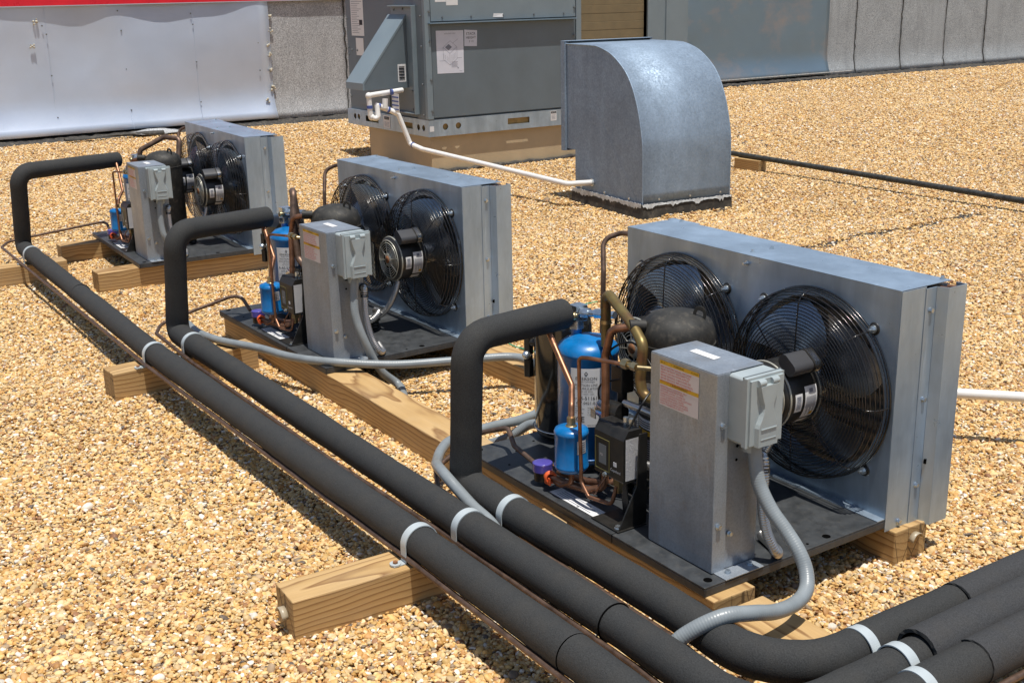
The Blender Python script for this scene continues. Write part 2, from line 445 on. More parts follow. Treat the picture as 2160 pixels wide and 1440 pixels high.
def holed(outline, holes, thick):
    """flat sheet in its own XY with real holes -> mesh data (verts, faces)"""
    c = bpy.data.curves.new('h', 'CURVE'); c.dimensions = '2D'; c.fill_mode = 'BOTH'; c.extrude = thick/2
    for poly in [outline]+holes:
        sp = c.splines.new('POLY'); sp.points.add(len(poly)-1); sp.use_cyclic_u = True
        for i, p in enumerate(poly): sp.points[i].co = (p[0], p[1], 0, 1)
    o = bpy.data.objects.new('h', c); COL.objects.link(o); bpy.context.view_layer.update()
    me = bpy.data.meshes.new_from_object(o.evaluated_get(bpy.context.evaluated_depsgraph_get()))
    V = [tuple(v.co) for v in me.vertices]; F = [tuple(p.vertices) for p in me.polygons]
    bpy.data.objects.remove(o); bpy.data.curves.remove(c); bpy.data.meshes.remove(me); return V, F
def circ(cx, cy, r, n=64): return [(cx+r*math.cos(2*math.pi*i/n), cy+r*math.sin(2*math.pi*i/n)) for i in range(n)]
def rect(x0, x1, y0, y1): return [(x0, y0), (x1, y0), (x1, y1), (x0, y1)]

# ------------------------------------------------------------------ ground and gravel
def relief(x, y):
    return .004*math.sin(3.1*x+1.7*y)*math.cos(2.3*y-1.1*x)+.003*math.sin(7.3*x-2.1)*math.sin(6.1*y+.7)
g = MB()
def grid(x0, x1, y0, y1, st):
    nx = int((x1-x0)/st)+1; ny = int((y1-y0)/st)+1
    V = [(x0+(x1-x0)*i/(nx-1), y0+(y1-y0)*j/(ny-1), 0) for i in range(nx) for j in range(ny)]
    return V, [(i*ny+j, (i+1)*ny+j, (i+1)*ny+j+1, i*ny+j+1) for i in range(nx-1) for j in range(ny-1)]
V, F = grid(-9.6, 30, -30, 30, .5)
def groundmat():
    t = NT('roof_gravel_bed')
    v = t.world()
    # two sizes of stones, each cell one stone
    c1 = t.n('ShaderNodeTexVoronoi', feature='F1'); c1.inputs['Scale'].default_value = 85; t.l(v, c1.inputs['Vector'])
    sp = t.n('ShaderNodeSeparateColor'); t.l(c1.outputs['Color'], sp.inputs[0])
    col = t.ramp(sp.outputs[0], PEB, 'CONSTANT')
    big = t.noise(v, .9, 5, .6)
    col = t.mix(t.ramp(big, [(.5, 0.0), (.72, .35)]), col, (.40, .26, .12))
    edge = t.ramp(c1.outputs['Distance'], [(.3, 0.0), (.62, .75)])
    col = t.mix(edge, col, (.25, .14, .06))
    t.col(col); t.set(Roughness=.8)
    h = t.math('SUBTRACT', 1.0, c1.outputs['Distance'])
    n2 = t.math('ADD', h, t.math('MULTIPLY', sp.outputs[1], .9))
    t.bump(n2, .9, .006); return t.m
# stone colours (each stone has one of them, whatever the light)
PEB = [(0.0, (.68, .43, .145)), (.19, (.73, .52, .245)), (.37, (.62, .335, .085)), (.50, (.77, .60, .35)), (.62, (.45, .21, .055)),
       (.70, (.65, .46, .23)), (.80, (.83, .78, .69)), (.87, (.30, .13, .058)), (.925, (.35, .25, .16)), (.97, (.08, .075, .078))]
GRM = groundmat()
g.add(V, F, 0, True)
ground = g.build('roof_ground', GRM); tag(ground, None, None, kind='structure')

def pebblemat():
    t = NT('pebble'); a = t.n('ShaderNodeAttribute', attribute_type='INSTANCER', attribute_name='rnd')
    c = t.ramp(a.outputs['Fac'], PEB, 'CONSTANT')
    b = t.n('ShaderNodeAttribute', attribute_type='INSTANCER', attribute_name='rnd2')
    c = t.mix(t.mapr(b.outputs['Fac'], 0, 1, 0, .25), c, (.62, .42, .20))
    pn = t.noise(t.world(), .9, 5, .6); c = t.mix(t.ramp(pn, [(.5, 0.0), (.72, .28)]), c, (.46, .29, .13))
    hsv = t.n('ShaderNodeHueSaturation'); t.l(t.mapr(b.outputs['Fac'], 0, 1, .72, 1.22), hsv.inputs['Value']); t.l(c, hsv.inputs['Color'])
    n = t.noise(t.coord(), 2.2, 3); 
    t.col(t.mix(t.ramp(n, [(.45, 0.0), (.75, .35)]), hsv.outputs[0], (.42, .27, .125)))
    t.set(Roughness=.62); return t.m
PM = pebblemat()
def gravel():
    rng = np.random.default_rng(5)
    fwd = np.array([RR[2][0], RR[2][1]]); fwd = fwd/np.linalg.norm(fwd); rt = np.array([-fwd[1], fwd[0]])*-1
    P = []
    for d0, d1, dens, s0 in ((0.9, 3.0, 38000, 1.0), (3.0, 4.4, 31000, 1.0), (4.4, 6.2, 17000, 1.12), (6.2, 9, 9000, 1.25), (9, 14, 4600, 1.55), (14, 19.5, 2000, 1.9)):
        A = .5*(d1*d1-d0*d0)*1.14; n = int(A*dens)
        d = np.sqrt(rng.uniform(d0*d0, d1*d1, n)); th = rng.uniform(-.57, .57, n)
        x = CAM.x+d*(np.cos(th)*fwd[0]+np.sin(th)*rt[0]); y = CAM.y+d*(np.cos(th)*fwd[1]+np.sin(th)*rt[1])
        size = s0*rng.lognormal(-.03, .32, n)*.0039
        layer = rng.uniform(0, 1, n)
        P.append(np.stack([x, y, size, layer], 1))
    P = np.concatenate(P)
    P = P[P[:, 0] > -9.12]
    # thin patches where the roof shows between the stones, and a walked-out seam line
    thin = np.sin(1.9*P[:, 0]+.8*P[:, 1])*np.sin(1.3*P[:, 1]-.7*P[:, 0]+2)+.5*np.sin(4.1*P[:, 0]-2.9*P[:, 1])
    seam = np.abs(P[:, 0]-(-2.262+.02*np.sin(P[:, 1]*9)+.012*np.sin(P[:, 1]*31))) < .030+.014*np.sin(P[:, 1]*17)
    seam &= (P[:, 1] > 2.0) & (P[:, 1] < 3.5)
    keep = rng.uniform(0, 1, len(P)) > np.clip((thin-.55)*.35, 0, .35)
    keep &= ~(seam & (rng.uniform(0, 1, len(P)) < .86))
    P = P[keep]
    # heaps against the gooseneck foot
    n = 1400; hx = rng.uniform(-3.3, -2.95, n)+0; hy = rng.uniform(2.15, 2.65, n)
    P = np.concatenate([P, np.stack([hx, hy, rng.lognormal(0, .25, n)*.0055, rng.uniform(1, 3.5, n)*np.clip(1-(hx+3.22)*3, 0, 1)], 1)])
    n = len(P); z = .001+P[:, 3]*.0055+.003*np.sin(3.1*P[:, 0]+1.7*P[:, 1])*np.cos(2.3*P[:, 1]-1.1*P[:, 0])+.003
    me = bpy.data.meshes.new('gravel'); me.vertices.add(n)
    me.vertices.foreach_set('co', np.stack([P[:, 0], P[:, 1], z], 1).astype('f').ravel())
    rot = np.stack([rng.normal(0, .38, n), rng.normal(0, .38, n), rng.uniform(0, 6.28, n)], 1).astype('f')
    scl = (P[:, 2:3]*np.stack([rng.uniform(.95, 1.45, n), rng.uniform(.75, 1.1, n), rng.uniform(.45, .8, n)], 1)).astype('f')
    for nm, ty, dat, key in (('rot', 'FLOAT_VECTOR', rot, 'vector'), ('scl', 'FLOAT_VECTOR', scl, 'vector'), ('rnd', 'FLOAT', rng.uniform(0, 1, n).astype('f'), 'value'), ('rnd2', 'FLOAT', rng.uniform(0, 1, n).astype('f'), 'value')):
        at = me.attributes.new(nm, ty, 'POINT'); at.data.foreach_set(key, dat.ravel())
    me.update(); o = bpy.data.objects.new('gravel', me); COL.objects.link(o)
    ng = bpy.data.node_groups.new('scatter', 'GeometryNodeTree')
    ng.interface.new_socket(name='Geometry', in_out='INPUT', socket_type='NodeSocketGeometry'); ng.interface.new_socket(name='Geometry', in_out='OUTPUT', socket_type='NodeSocketGeometry')
    N = ng.nodes; L = ng.links; gi = N.new('NodeGroupInput'); go = N.new('NodeGroupOutput')
    g2i = N.new('GeometryNodeGeometryToInstance')
    for k in range(6):
        ico = N.new('GeometryNodeMeshIcoSphere'); ico.inputs['Radius'].default_value = 1; ico.inputs['Subdivisions'].default_value = 2
        nz = N.new('ShaderNodeTexNoise'); nz.noise_dimensions = '4D'; nz.inputs['W'].default_value = k*3.7; nz.inputs['Scale'].default_value = .9; nz.inputs['Detail'].default_value = 1
        ps = N.new('GeometryNodeInputPosition'); L.new(ps.outputs[0], nz.inputs['Vector'])
        vm = N.new('ShaderNodeVectorMath'); vm.operation = 'MULTIPLY_ADD'; L.new(nz.outputs['Color'], vm.inputs[0]); vm.inputs[1].default_value = (.8, .8, .8); vm.inputs[2].default_value = (-.4, -.4, -.4)
        sp = N.new('GeometryNodeSetPosition'); L.new(ico.outputs['Mesh'], sp.inputs['Geometry']); L.new(vm.outputs[0], sp.inputs['Offset'])
        ss = N.new('GeometryNodeSetShadeSmooth'); L.new(sp.outputs[0], ss.inputs[0])
        sm = N.new('GeometryNodeSetMaterial'); sm.inputs['Material'].default_value = PM; L.new(ss.outputs[0], sm.inputs[0])
        L.new(sm.outputs[0], g2i.inputs[0])
    iop = N.new('GeometryNodeInstanceOnPoints'); L.new(gi.outputs[0], iop.inputs['Points']); L.new(g2i.outputs[0], iop.inputs['Instance']); iop.inputs['Pick Instance'].default_value = True
    ri = N.new('FunctionNodeRandomValue'); ri.data_type = 'INT'; ri.inputs[4].default_value = 0; ri.inputs[5].default_value = 5; L.new(ri.outputs[2], iop.inputs['Instance Index'])
    for nm, sock in (('rot', 'Rotation'), ('scl', 'Scale')):
        na = N.new('GeometryNodeInputNamedAttribute'); na.data_type = 'FLOAT_VECTOR'; na.inputs['Name'].default_value = nm; L.new(na.outputs['Attribute'], iop.inputs[sock])
    L.new(iop.outputs[0], go.inputs[0])
    md = o.modifiers.new('scatter', 'NODES'); md.node_group = ng
    tag(o, None, None, kind='stuff'); return o
gravel()

q = MB(); rn_ = random.Random(6); V = []; F = []
for i in range(61):
    y = 2.0+i*.025; x = -2.262+.02*math.sin(y*9)+.012*math.sin(y*31); wd = .022+.012*math.sin(y*17)+rn_.uniform(-.004, .004)
    V += [(x-wd, y, .004), (x+wd, y, .004)]
F = [(2*i, 2*i+1, 2*i+3, 2*i+2) for i in range(60)]
q.add(V, F); tag(q.build('roof_seam', TAR), None, None, kind='structure')
# ------------------------------------------------------------------ parapet wall behind
WX = -9.3
def wall():
    r = empty('parapet_wall', (WX, 3, 0)); tag(r, 'long parapet wall clad in metal sheet and grey mineral felt with red coping', 'wall')
    ox = -WX; P = lambda x, y, z: (x+ox, y-3, z)
    b = MB(); b.box(-.35, -.012, -10, 20, -.05, 1.5); b.build('core', FELT, r)
    rnd = random.Random(3)
    def panel(name, y0, y1, mat, z0=.05, z1=1.5, flare=.0, off=.0, wav=.0, label=None, n=40, edge=.0):
        V = []; F = []; nz = 24
        for i in range(n+1):
            for j in range(nz+1):
                y = y0+(y1-y0)*i/n; z = z0+(z1-z0)*j/nz
                x = off+flare*max(0, 1-(z-z0)/.28)**2 + wav*(math.sin(y*5.1+z*2)+math.sin(y*2.3-z*5.3+1)+.6*math.sin(y*9.7+z*3))
                if i in (0, n): y += edge*rnd.uniform(-1, 1)
                V.append((x, y-3, z))
        for i in range(n):
            for j in range(nz):
                a = i*(nz+1)+j; F.append((a, a+nz+1, a+nz+2, a+1))
        m_ = MB(); m_.add(V, F, 0, True); o = m_.build(name, mat, r, label=label)
        s = o.modifiers.new('s', 'SOLIDIFY'); s.thickness = .004; s.offset = -1; return o
    # felt strips with lapped seams
    for i, (a, b_) in enumerate(((2.40, 3.30), (3.302, 4.3), (4.302, 6.0), (10.0, 10.62), (10.625, 11.52), (11.525, 12.44), (12.445, 13.33), (13.335, 14.4), (14.405, 20))):
        panel('felt_strip', a, b_, FELT if b_ < 8 else FELT2, .045, 1.5, .05, .004+.002*(i % 2), .0012, n=14)
    # dark seams
    for y in (3.30, 10.62, 11.52, 12.44, 13.33, 14.4):
        q = MB(); pts = []
        for k in range(26):
            z = .05+k*.055; pts.append((.010+.05*max(0, 1-(z-.05)/.28)**2, y-3+rnd.uniform(-.012, .012)-.05*max(0, .4-z), z))
        q.tube(pts, .0045, 6, 0, rf=lambda L: .7+.6*abs(math.sin(L*23))); q.build('seam', TAR, r)
    sl_ = panel('metal_sheet', -7.0, 2.52, SHEETL, .060, 1.5, .085, .012, .008, 'silvery dented metal sheet with screw rows', n=90)
    sr_ = panel('metal_sheet', 4.3, 10.10, SHEETR, .06, 1.5, .07, .012, .0025, 'blue grey metal sheet with brownish stains', n=70)
    # screws and foam dabs along the sheet
    q = MB()
    for (y, z) in ((.50, .964), (.527, .893), (.527, .552), (.529, .2), (1.141, 1.07), (1.154, .903), (1.161, .575), (1.163, .22), (1.786, 1.03), (1.797, .935), (1.799, .606), (1.804, .249), (2.38, 1.0), (2.40, .75), (2.40, .5), (-.1, .9), (-.1, .55), (-.1, .2)):
        q.screw((.02+.085*max(0, 1-(z-.05)/.28)**2, y-3, z), (1, 0, 0), .005, 0)
    q.build('screw', OUTLETD, r)
    for y in (-.1, .527, 1.16, 1.80):
        q = MB(); q.tube([(.0155+.085*max(0, 1-(z-.05)/.28)**2, y-3+(z-.6)*.01, z) for z in [.06+.05*k for k in range(29)]], .0013, 5); q.build('sheet_joint', SHEETL, r)
    q = MB()
    for (y, z) in ((2.531, .865), (2.506, .741), (2.507, .646), (2.519, .501), (2.514, .33), (2.452, .215), (2.53, .98), (.40, .80), (.45, 1.0)):
        for k in range(5): q.sphere((.022+.085*max(0, 1-(z-.05)/.28)**2, y-3+rnd.uniform(-.02, .02), z+rnd.uniform(-.02, .02)), rnd.uniform(.006, .013), 8, 6)
        q.cut()
    q.build('foam_dab', TANFOAM, r)
    # coping
    q = MB(); q.prism([(-.40, 1.5), (.015, 1.5), (.018, 1.19), (.030, 1.126), (.034, 1.126), (.026, 1.185), (.024, 1.51), (-.40, 1.53)], 'y', -10, 1.4)
    q.build('coping', REDM, r)
    q = MB(); q.box(.026, .036, -10, 1.4, 1.119, 1.1255); q.build('drip_edge', SHEETL, r)
    # tar cant at the foot
    V = []; F = []; n = 560; prof = [(-.06, .075), (.0, .062), (.045, .055), (.085, .042), (.125, .018), (.17, -.01)]
    for i in range(n+1):
        y = -10+30*i/n
        for (a, z) in prof:
            V.append((a+.05+rnd.uniform(-.012, .012), y, z-.02+rnd.uniform(-.008, .008)))
    for i in range(n):
        for j in range(len(prof)-1):
            a = i*len(prof)+j; F.append((a, a+len(prof), a+len(prof)+1, a+1))
    q = MB(); q.add(V, F, 0, False); q.build('tar_cant', TAR, r)
    q = MB(); q.box(.16, .176, 3.2, 7.4, .086, .094); q.build('sealant_edge', SEALW, r)
wall()
# torn strip of flashing lying at the wall foot
q = MB(); V = []; F = []; rnd = random.Random(4); n = 26
for i in range(n+1):
    t = i/n; x = -9.0-.03*math.sin(3*t); y = .50+t*.85
    wdt = .020+.012*math.sin(9*t)+.01*rnd.random()
    for k in range(5):
        a = (k-2)/2; V.append((x+a*wdt, y, .028+.016*(1-a*a)+.006*math.sin(7*t+k)))
for i in range(n):
    for k in range(4):
        a = i*5+k; F.append((a, a+5, a+6, a+1))
q.add(V, F, 0, True); o = q.build('flashing_strip', TARF); s = o.modifiers.new('s', 'SOLIDIFY'); s.thickness = .004
tag(o, 'loose grey strip of torn flashing lying on the gravel along the wall foot', 'flashing strip')
q = MB()
V = []; F = []
for i in range(9):
    for j in range(6):
        V.append((-9.16+j*.035+.01*math.sin(i*2), 1.10+i*.05, .03+.028*math.sin(i*.4)*math.sin(j*.7+.3)+.006*rnd.random()))
for i in range(8):
    for j in range(5): a = i*6+j; F.append((a, a+6, a+7, a+1))
q.add(V, F, 0, True); o = q.build('felt_scrap', FELT); s = o.modifiers.new('s', 'SOLIDIFY'); s.thickness = .004
tag(o, 'crumpled pale grey felt scrap between the loose strip and the wall', 'felt scrap')

# ------------------------------------------------------------------ rooftop air handler
def rtu():
    O = Vector((-5.39, 2.0, 0)); r = empty('rooftop_unit', O); tag(r, 'large grey rooftop air conditioning cabinet on a tan curb behind the gooseneck vent', 'rooftop unit')
    def L(x, y, z): return (x-O.x, y-O.y, z)
    b = MB(); b.box(-.93, -.03, .03, 2.3, -.02, .262, 0); b.box(-.936, -.928, .03, .04, 0, .26, 1)
    b.build('curb', [CURBM, TAR], r, bev=.004)
    # tar bead under curb
    b = MB(); rn = random.Random(8)
    pts = [(-.02, .03+.06*i, .008+rn.uniform(0, .012)) for i in range(38)]; b.tube(pts, .016, 6, 0, rf=lambda L_: .7+.6*abs(math.sin(L_*31)))
    pts = [(-.93+.05*i, .02, .006+rn.uniform(0, .01)) for i in range(19)]; b.cut(); b.tube(pts, .012, 6, 0)
    b.build('tar_bead', TAR, r)
    # base rail: sheet with lifting holes on +x side and -y side
    zc = .305
    hy = [circ(.09, .0, .022, 28), circ(.20, .0, .022, 28), rect(.635, .80, -.005+.0, .04) ]
    V, F = holed(rect(0, 2.4, -.055, .055), [circ(.125, .005, .021, 28), circ(.225, .005, .021, 28), rect(.62, .80, -.018, .022), rect(1.7, 1.88, -.018, .022)], .003)
    b = MB(); b.add([(0, v[0], zc+v[1]) if False else (v[2], v[0], zc+v[1]) for v in V], F)
    V, F = holed(rect(-1.21, 0, -.055, .055), [circ(-1.09, .005, .02, 24), circ(-1.03, .005, .02, 24), rect(-.92, -.72, -.018, .022), rect(-.40, -.22, -.018, .022), circ(-.14, .0, .02, 24), circ(-.07, .0, .02, 24)], .003)
    b.add([(v[0], -.0+v[2], zc+v[1]) for v in V], F)
    b.box(-1.21, .0, 0.0, 2.4, .356, .3595); b.box(-1.21, -.03, .0, .03, .2505, .2535)
    b.build('base_rail', GALV, r)
    b = MB(); b.box(-1.19, -.012, .03, 2.3, .256, .352); b.build('pallet_wood', AMBER, r)
    # cabinet bodies
    b = MB(); b.box(-1.185, -.022, .015, 1.245, .36, 1.75); b.build('cabinet', RTUM, r, bev=.004)
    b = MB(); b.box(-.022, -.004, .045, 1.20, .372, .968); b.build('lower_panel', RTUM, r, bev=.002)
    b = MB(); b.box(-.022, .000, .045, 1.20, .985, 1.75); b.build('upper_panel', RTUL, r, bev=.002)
    b = MB(); b.box(-.03, .034, .02, 1.19, .970, .978); b.build('ledge', SHEETR, r, bev=.001)
    b = MB(); b.box(-.03, .004, -.004, .04, .362, 1.75); b.cut(); b.box(-.03, .004, 1.205, 1.25, .362, 1.75); b.build('corner_post', RTUL, r, bev=.004)
    b = MB(); b.box(-.14, .0, -.002, .016, .362, 1.75, 0); b.build('side_stile', RTUM, r, bev=.002)
    b = MB()
    for z in (.42, .62, .86, 1.05): b.screw((.004, .03, z), (1, 0, 0), .007); b.screw((.002, 1.19, z), (1, 0, 0), .007); b.screw((-.055, -.003, z-.03), (0, -1, 0), .007)
    for y in (.13, .35, .60, .85, 1.1): b.screw((.001, y, 1.01), (1, 0, 0), .005)
    for z in (.45, .60, .75, .80, 1.0): b.screw((-1.165, .014, z), (0, -1, 0), .007)
    for z in (.78, ): b.screw((-1.02, .014, z), (0, -1, 0), .007); b.screw((-1.11, .014, z), (0, -1, 0), .007)
    b.build('screw', OUTLETD, r)
    # coil section with cardboard guard
    b = MB(); b.box(-1.185, -.05, 1.25, 2.24, .36, 1.75); b.build('coil_section', RTUM, r, bev=.004)
    b = MB()
    for k in range(24): b.box(-.05, -.03+.0008*(k % 2), 1.26, 1.84, .37+k*.0572, .37+k*.0572+.0568)
    b.build('coil_guard', GUARDM, r, bev=.002)
    b = MB(); b.box(-.05, .0, 1.845, 2.24, .36, 1.75); b.box(-.05, .012, 1.845, 1.87, .36, 1.75); b.box(-.05, .010, 2.02, 2.035, .36, 1.75); b.build('end_post', RTUL, r, bev=.003)
    b = MB(); b.box(-1.0, .06, 1.25, 2.24, 1.75, 1.78); b.build('roof_cap', RTUL, r, bev=.003)
    # rain hood on the -y side
    h = MB(); x0, x1 = -.489, -.2366
    h.prism([(0, 1.03), (-.008, 1.03), (-.348, .605), (-.348, .56), (-.336, .56), (-.336, .60), (0, 1.018)], 'x', x0, x1)
    hood = h.build('rain_hood', RTUL, r, bev=.0015)
    h = MB(); poly = [(0, .56), (0, 1.016), (-.334, .60), (-.334, .56)]
    h.prism(poly, 'x', x1-.006, x1-.002); h.prism(poly, 'x', x0+.002, x0+.006); h.box(x0+.006, x1-.006, -.346, -.34, .56, .6)
    h.build('hood_side', RTUM, hood)
    h = MB(); h.box(x0+.01, x1-.01, -.3, 0, .63, .64); h.build('hood_dark_sheet', DARKHOLE, hood)  # opaque near-black sheet, paints in the shade inside the open hood
    h = MB()
    h.quad((x1-.0014, -.085, .60), (0, .06, 0), (0, 0, .115), 0)
    for k in range(14): h.quad((x1-.0008, -.077+.0, .61+k*.0066), (0, .042, 0), (0, 0, .003+.0015*(k % 3)), 1)
    h.build('barcode_label', [WHITEL, INK], hood)
    f = MB(); xa, xb = -.449, -.116
    f.box(xa, xb, -.006, .012, .39, 1.088); f.box(xb-.012, xb, -.034, -.006, .39, 1.088); f.box(xa, xb-.012, -.034, -.006, 1.078, 1.088); f.box(xa, xb-.012, -.034, -.006, .39, .398)
    f.build('hood_flange', RTUL, r, bev=.002)
    f = MB(); f.box(-.47, -.1236, -.0075, -.0065, .40, .545); f.build('drain_panel', RTUM, r)
    f = MB()
    for (a, z) in ((-.19, .54), (-.19, .42), (-.43, .42), (-.40, 1.06), (-.28, 1.065)): f.screw((a, -.007, z), (0, -1, 0), .006)
    f.build('screw', OUTLETD, r)
    # papers and labels
    S = lambda y0, z0: (lambda u, v: (0.0, 0, 0))
    def fm(x, y0, z1): return lambda u, v: (x, y0+u, z1-v)
    X = -.0032
    p = MB(); z0 = .655; p.add([(X, .082, z0), (X, .284, z0-.003), (X, .288, .924), (X, .080, .927)], [(0, 1, 2, 3)], 0)
    X2 = X+.0006
    def ln(a, b, w=.0016, mat=1):
        a = Vector((a[0], a[1])); b = Vector((b[0], b[1])); d = (b-a).normalized(); nn = Vector((-d.y, d.x))*w/2
        p.add([(X2, v.x, v.y) for v in (a-nn, b-nn, b+nn, a+nn)], [(0, 1, 2, 3)], mat)
    up = lambda u, v: (X2, u, v)
    p.text('EXPLODED VIEW', .185, .902, .011, up, 1, 'C')
    cx, cz = .185, .80
    A = [(cx-.055, cz+.02), (cx-.005, cz-.02), (cx+.05, cz+.02), (cx, cz+.06)]
    for i in range(4): ln(A[i], A[(i+1) % 4])
    dz = -.075
    for i in (0, 1, 2): ln(A[i], (A[i][0], A[i][1]+dz))
    ln((A[0][0], A[0][1]+dz), (A[1][0], A[1][1]+dz)); ln((A[1][0], A[1][1]+dz), (A[2][0], A[2][1]+dz))
    B_ = [(a*.5+cx*.5-.012, z*.5+(cz+.02)*.5) for a, z in A]
    p.add([(X2, *q_) for q_ in B_], [(0, 1, 2, 3)], 1)
    for k in range(4): ln((cx-.05+.012*k, cz-.02-.008*k), (cx-.05+.012*k, cz-.05-.008*k)); ln((cx+.01+.01*k, cz-.03+.006*k), (cx+.01+.01*k, cz-.07+.006*k))
    ln((cx+.02, cz+.045), (cx+.06, cz+.07)); ln((cx+.05, cz-.05), (cx+.085, cz-.05)); ln((.10, .735), (.15, .735))
    for k in range(5): ln((.19, .725-k*.008), (.24-.006*(k % 2), .725-k*.008), .0022)
    ln((.235, .685), (.245, .685), .006); ln((.25, .665), (.27, .665))
    p.build('diagram_sheet', [PAPER, INKG], r)
    p = MB(); X = -.0028; X2 = X+.0006
    p.add([(X, .293, .822), (X, .390, .818), (X, .395, .920), (X, .296, .927)], [(0, 1, 2, 3)], 0)
    p.text('STACK', .345, .892, .024, up, 1, 'C'); p.text('HEIGHT', .345, .868, .022, up, 1, 'C'); p.text('3 1/2', .347, .845, .017, up, 1, 'C')
    p.build('note_sheet', [PAPER, INK], r)
    p = MB(); X = .0006; p.quad((X, .08, 1.105), (0, .082, 0), (0, 0, .06), 0); p.quad((X, .163, 1.083), (0, .088, 0), (0, 0, .09), 0)
    p.build('paper_label', WHITEL, r)
    p = MB(); p.add([(.001, .52, 1.0), (.004, .60, .998), (.001, .60, 1.022), (.001, .525, 1.024)], [(0, 1, 2, 3)]); p.build('small_label', WHITEL, r)
    p = MB(); X = .0025; X2 = X+.0006; p.quad((X, .98, .285), (0, .05, 0), (0, 0, .068), 0); p.quad((X2, .983, .335), (0, .044, 0), (0, 0, .014), 1)
    p.text('NOTICE', 1.005, .3385, .009, lambda u, v: (X2+.0004, u, v), 0, 'C')
    for k in range(4): p.quad((X2, .987, .295+k*.009), (0, .034, 0), (0, 0, .0025), 2)
    p.build('notice_label', [WHITEL, INK, INKG], r)
    p = MB(); Y = -.0032; Y2 = Y-.0006; p.quad((-.64, Y, .265), (.10, 0, 0), (0, 0, .085), 0); p.quad((-.625, Y2, .322), (.07, 0, 0), (0, 0, .02), 1)
    p.text('NOTICE', -.59, .327, .012, lambda u, v: (u, Y2-.0004, v), 0, 'C')
    for k in range(4): p.quad((-.625, Y2, .275+k*.009), (.07, 0, 0), (0, 0, .0025), 2)
    p.build('notice_label', [WHITEL, INK, INKG], r)
    # nameplate on the -y side
    p = MB(); Y = .0135; Y2 = Y-.0008
    p.quad((-1.10, Y, .88), (.20, 0, 0), (0, 0, .32), 0); p.quad((-1.04, Y, .745), (.12, 0, 0), (0, 0, .12), 1)
    for k in range(22):
        wd = random.uniform(.08, .17); p.quad((-1.085, Y2, .90+k*.0125), (wd, 0, 0), (0, 0, .003), 2)
    p.quad((-.97, Y2, .955), (.05, 0, 0), (0, 0, .035), 3)
    p.build('nameplate', [WHITEL, WHITEL, INKG, INK], r)
    p = MB(); p.box(-1.0, -.55, .008, .0135, .40, .55); p.build('service_panel', RTUM, r, bev=.002)
    p = MB(); p.quad((.0025, .005, .285), (0, .032, 0), (0, 0, .035), 0); p.build('small_label', WHITEL, r)
rtu()
# PVC drain from the unit to the vent
def drain():
    r = empty('drain_pipe', (-5.5, 1.75, 0)); tag(r, 'white PVC drain line with trap running from grey cabinet to the gooseneck vent', 'drain pipe')
    def P(*a): return [(x+5.5, y-1.75, z) for x, y, z in a]
    b = MB(); b.tube(fillet(P((-5.55, 1.90, .553), (-5.5, 1.628, .538), (-5.5, 1.632, .40), (-5.48, 1.68, .385), (-5.5, 1.683, .474)), .018), .0165, 14)
    for p in ((-5.5, 1.628, .536), (-5.5, 1.64, .40)): b.sphere(P(p)[0], .022, 12, 8)
    b.build('trap', PVC, r)
    b = MB(); b.tube(P((-5.52, 1.683, .474), (-5.5, 1.81, .42)), .018, 14, 0); b.cyl(*P((-5.5, 1.74, .45), (-5.5, 1.745, .51)), .019, 14)
    b.tube(fillet(P((-5.5, 1.78, .43), (-5.49, 1.83, .405), (-5.46, 1.893, .21), (-5.30, 1.902, .187)), .02), .016, 14)
    b.build('fittings', PVC, r)
    b = MB()
    for p, q_ in (((-5.5, 1.80, .5505), (-5.5, 1.79, .5495)), ((-5.5, 1.63, .475), (-5.5, 1.63, .455)), ((-5.515, 1.70, .467), (-5.51, 1.712, .462)), ((-5.5, 1.76, .441), (-5.5, 1.77, .437)), ((-5.43, 1.896, .206), (-5.42, 1.897, .204))):
        b.cyl(*P(p, q_), .0195, 14); b.cut()
    b.build('primer_ring', PRIMER, r)
    b = MB(); b.tube(fillet(P((-5.32, 1.901, .189), (-3.80, 1.965, .137), (-3.744, 2.125, .137)), .03), .0155, 14); b.build('long_pipe', PVC, r)
    b = MB(); b.quad((.05, .075, .42), (0, .10, 0), (0, 0, .12), 0)
    b = MB(); b.box(-.02, .07, .055, .058, .42, .54, 0)
    for k in range(4): b.box(-.0205, .0705, .0535, .055, .435+k*.026, .444+k*.026, 1)
    b.build('tape_strip', [PVC, PRIMER], r)
drain()

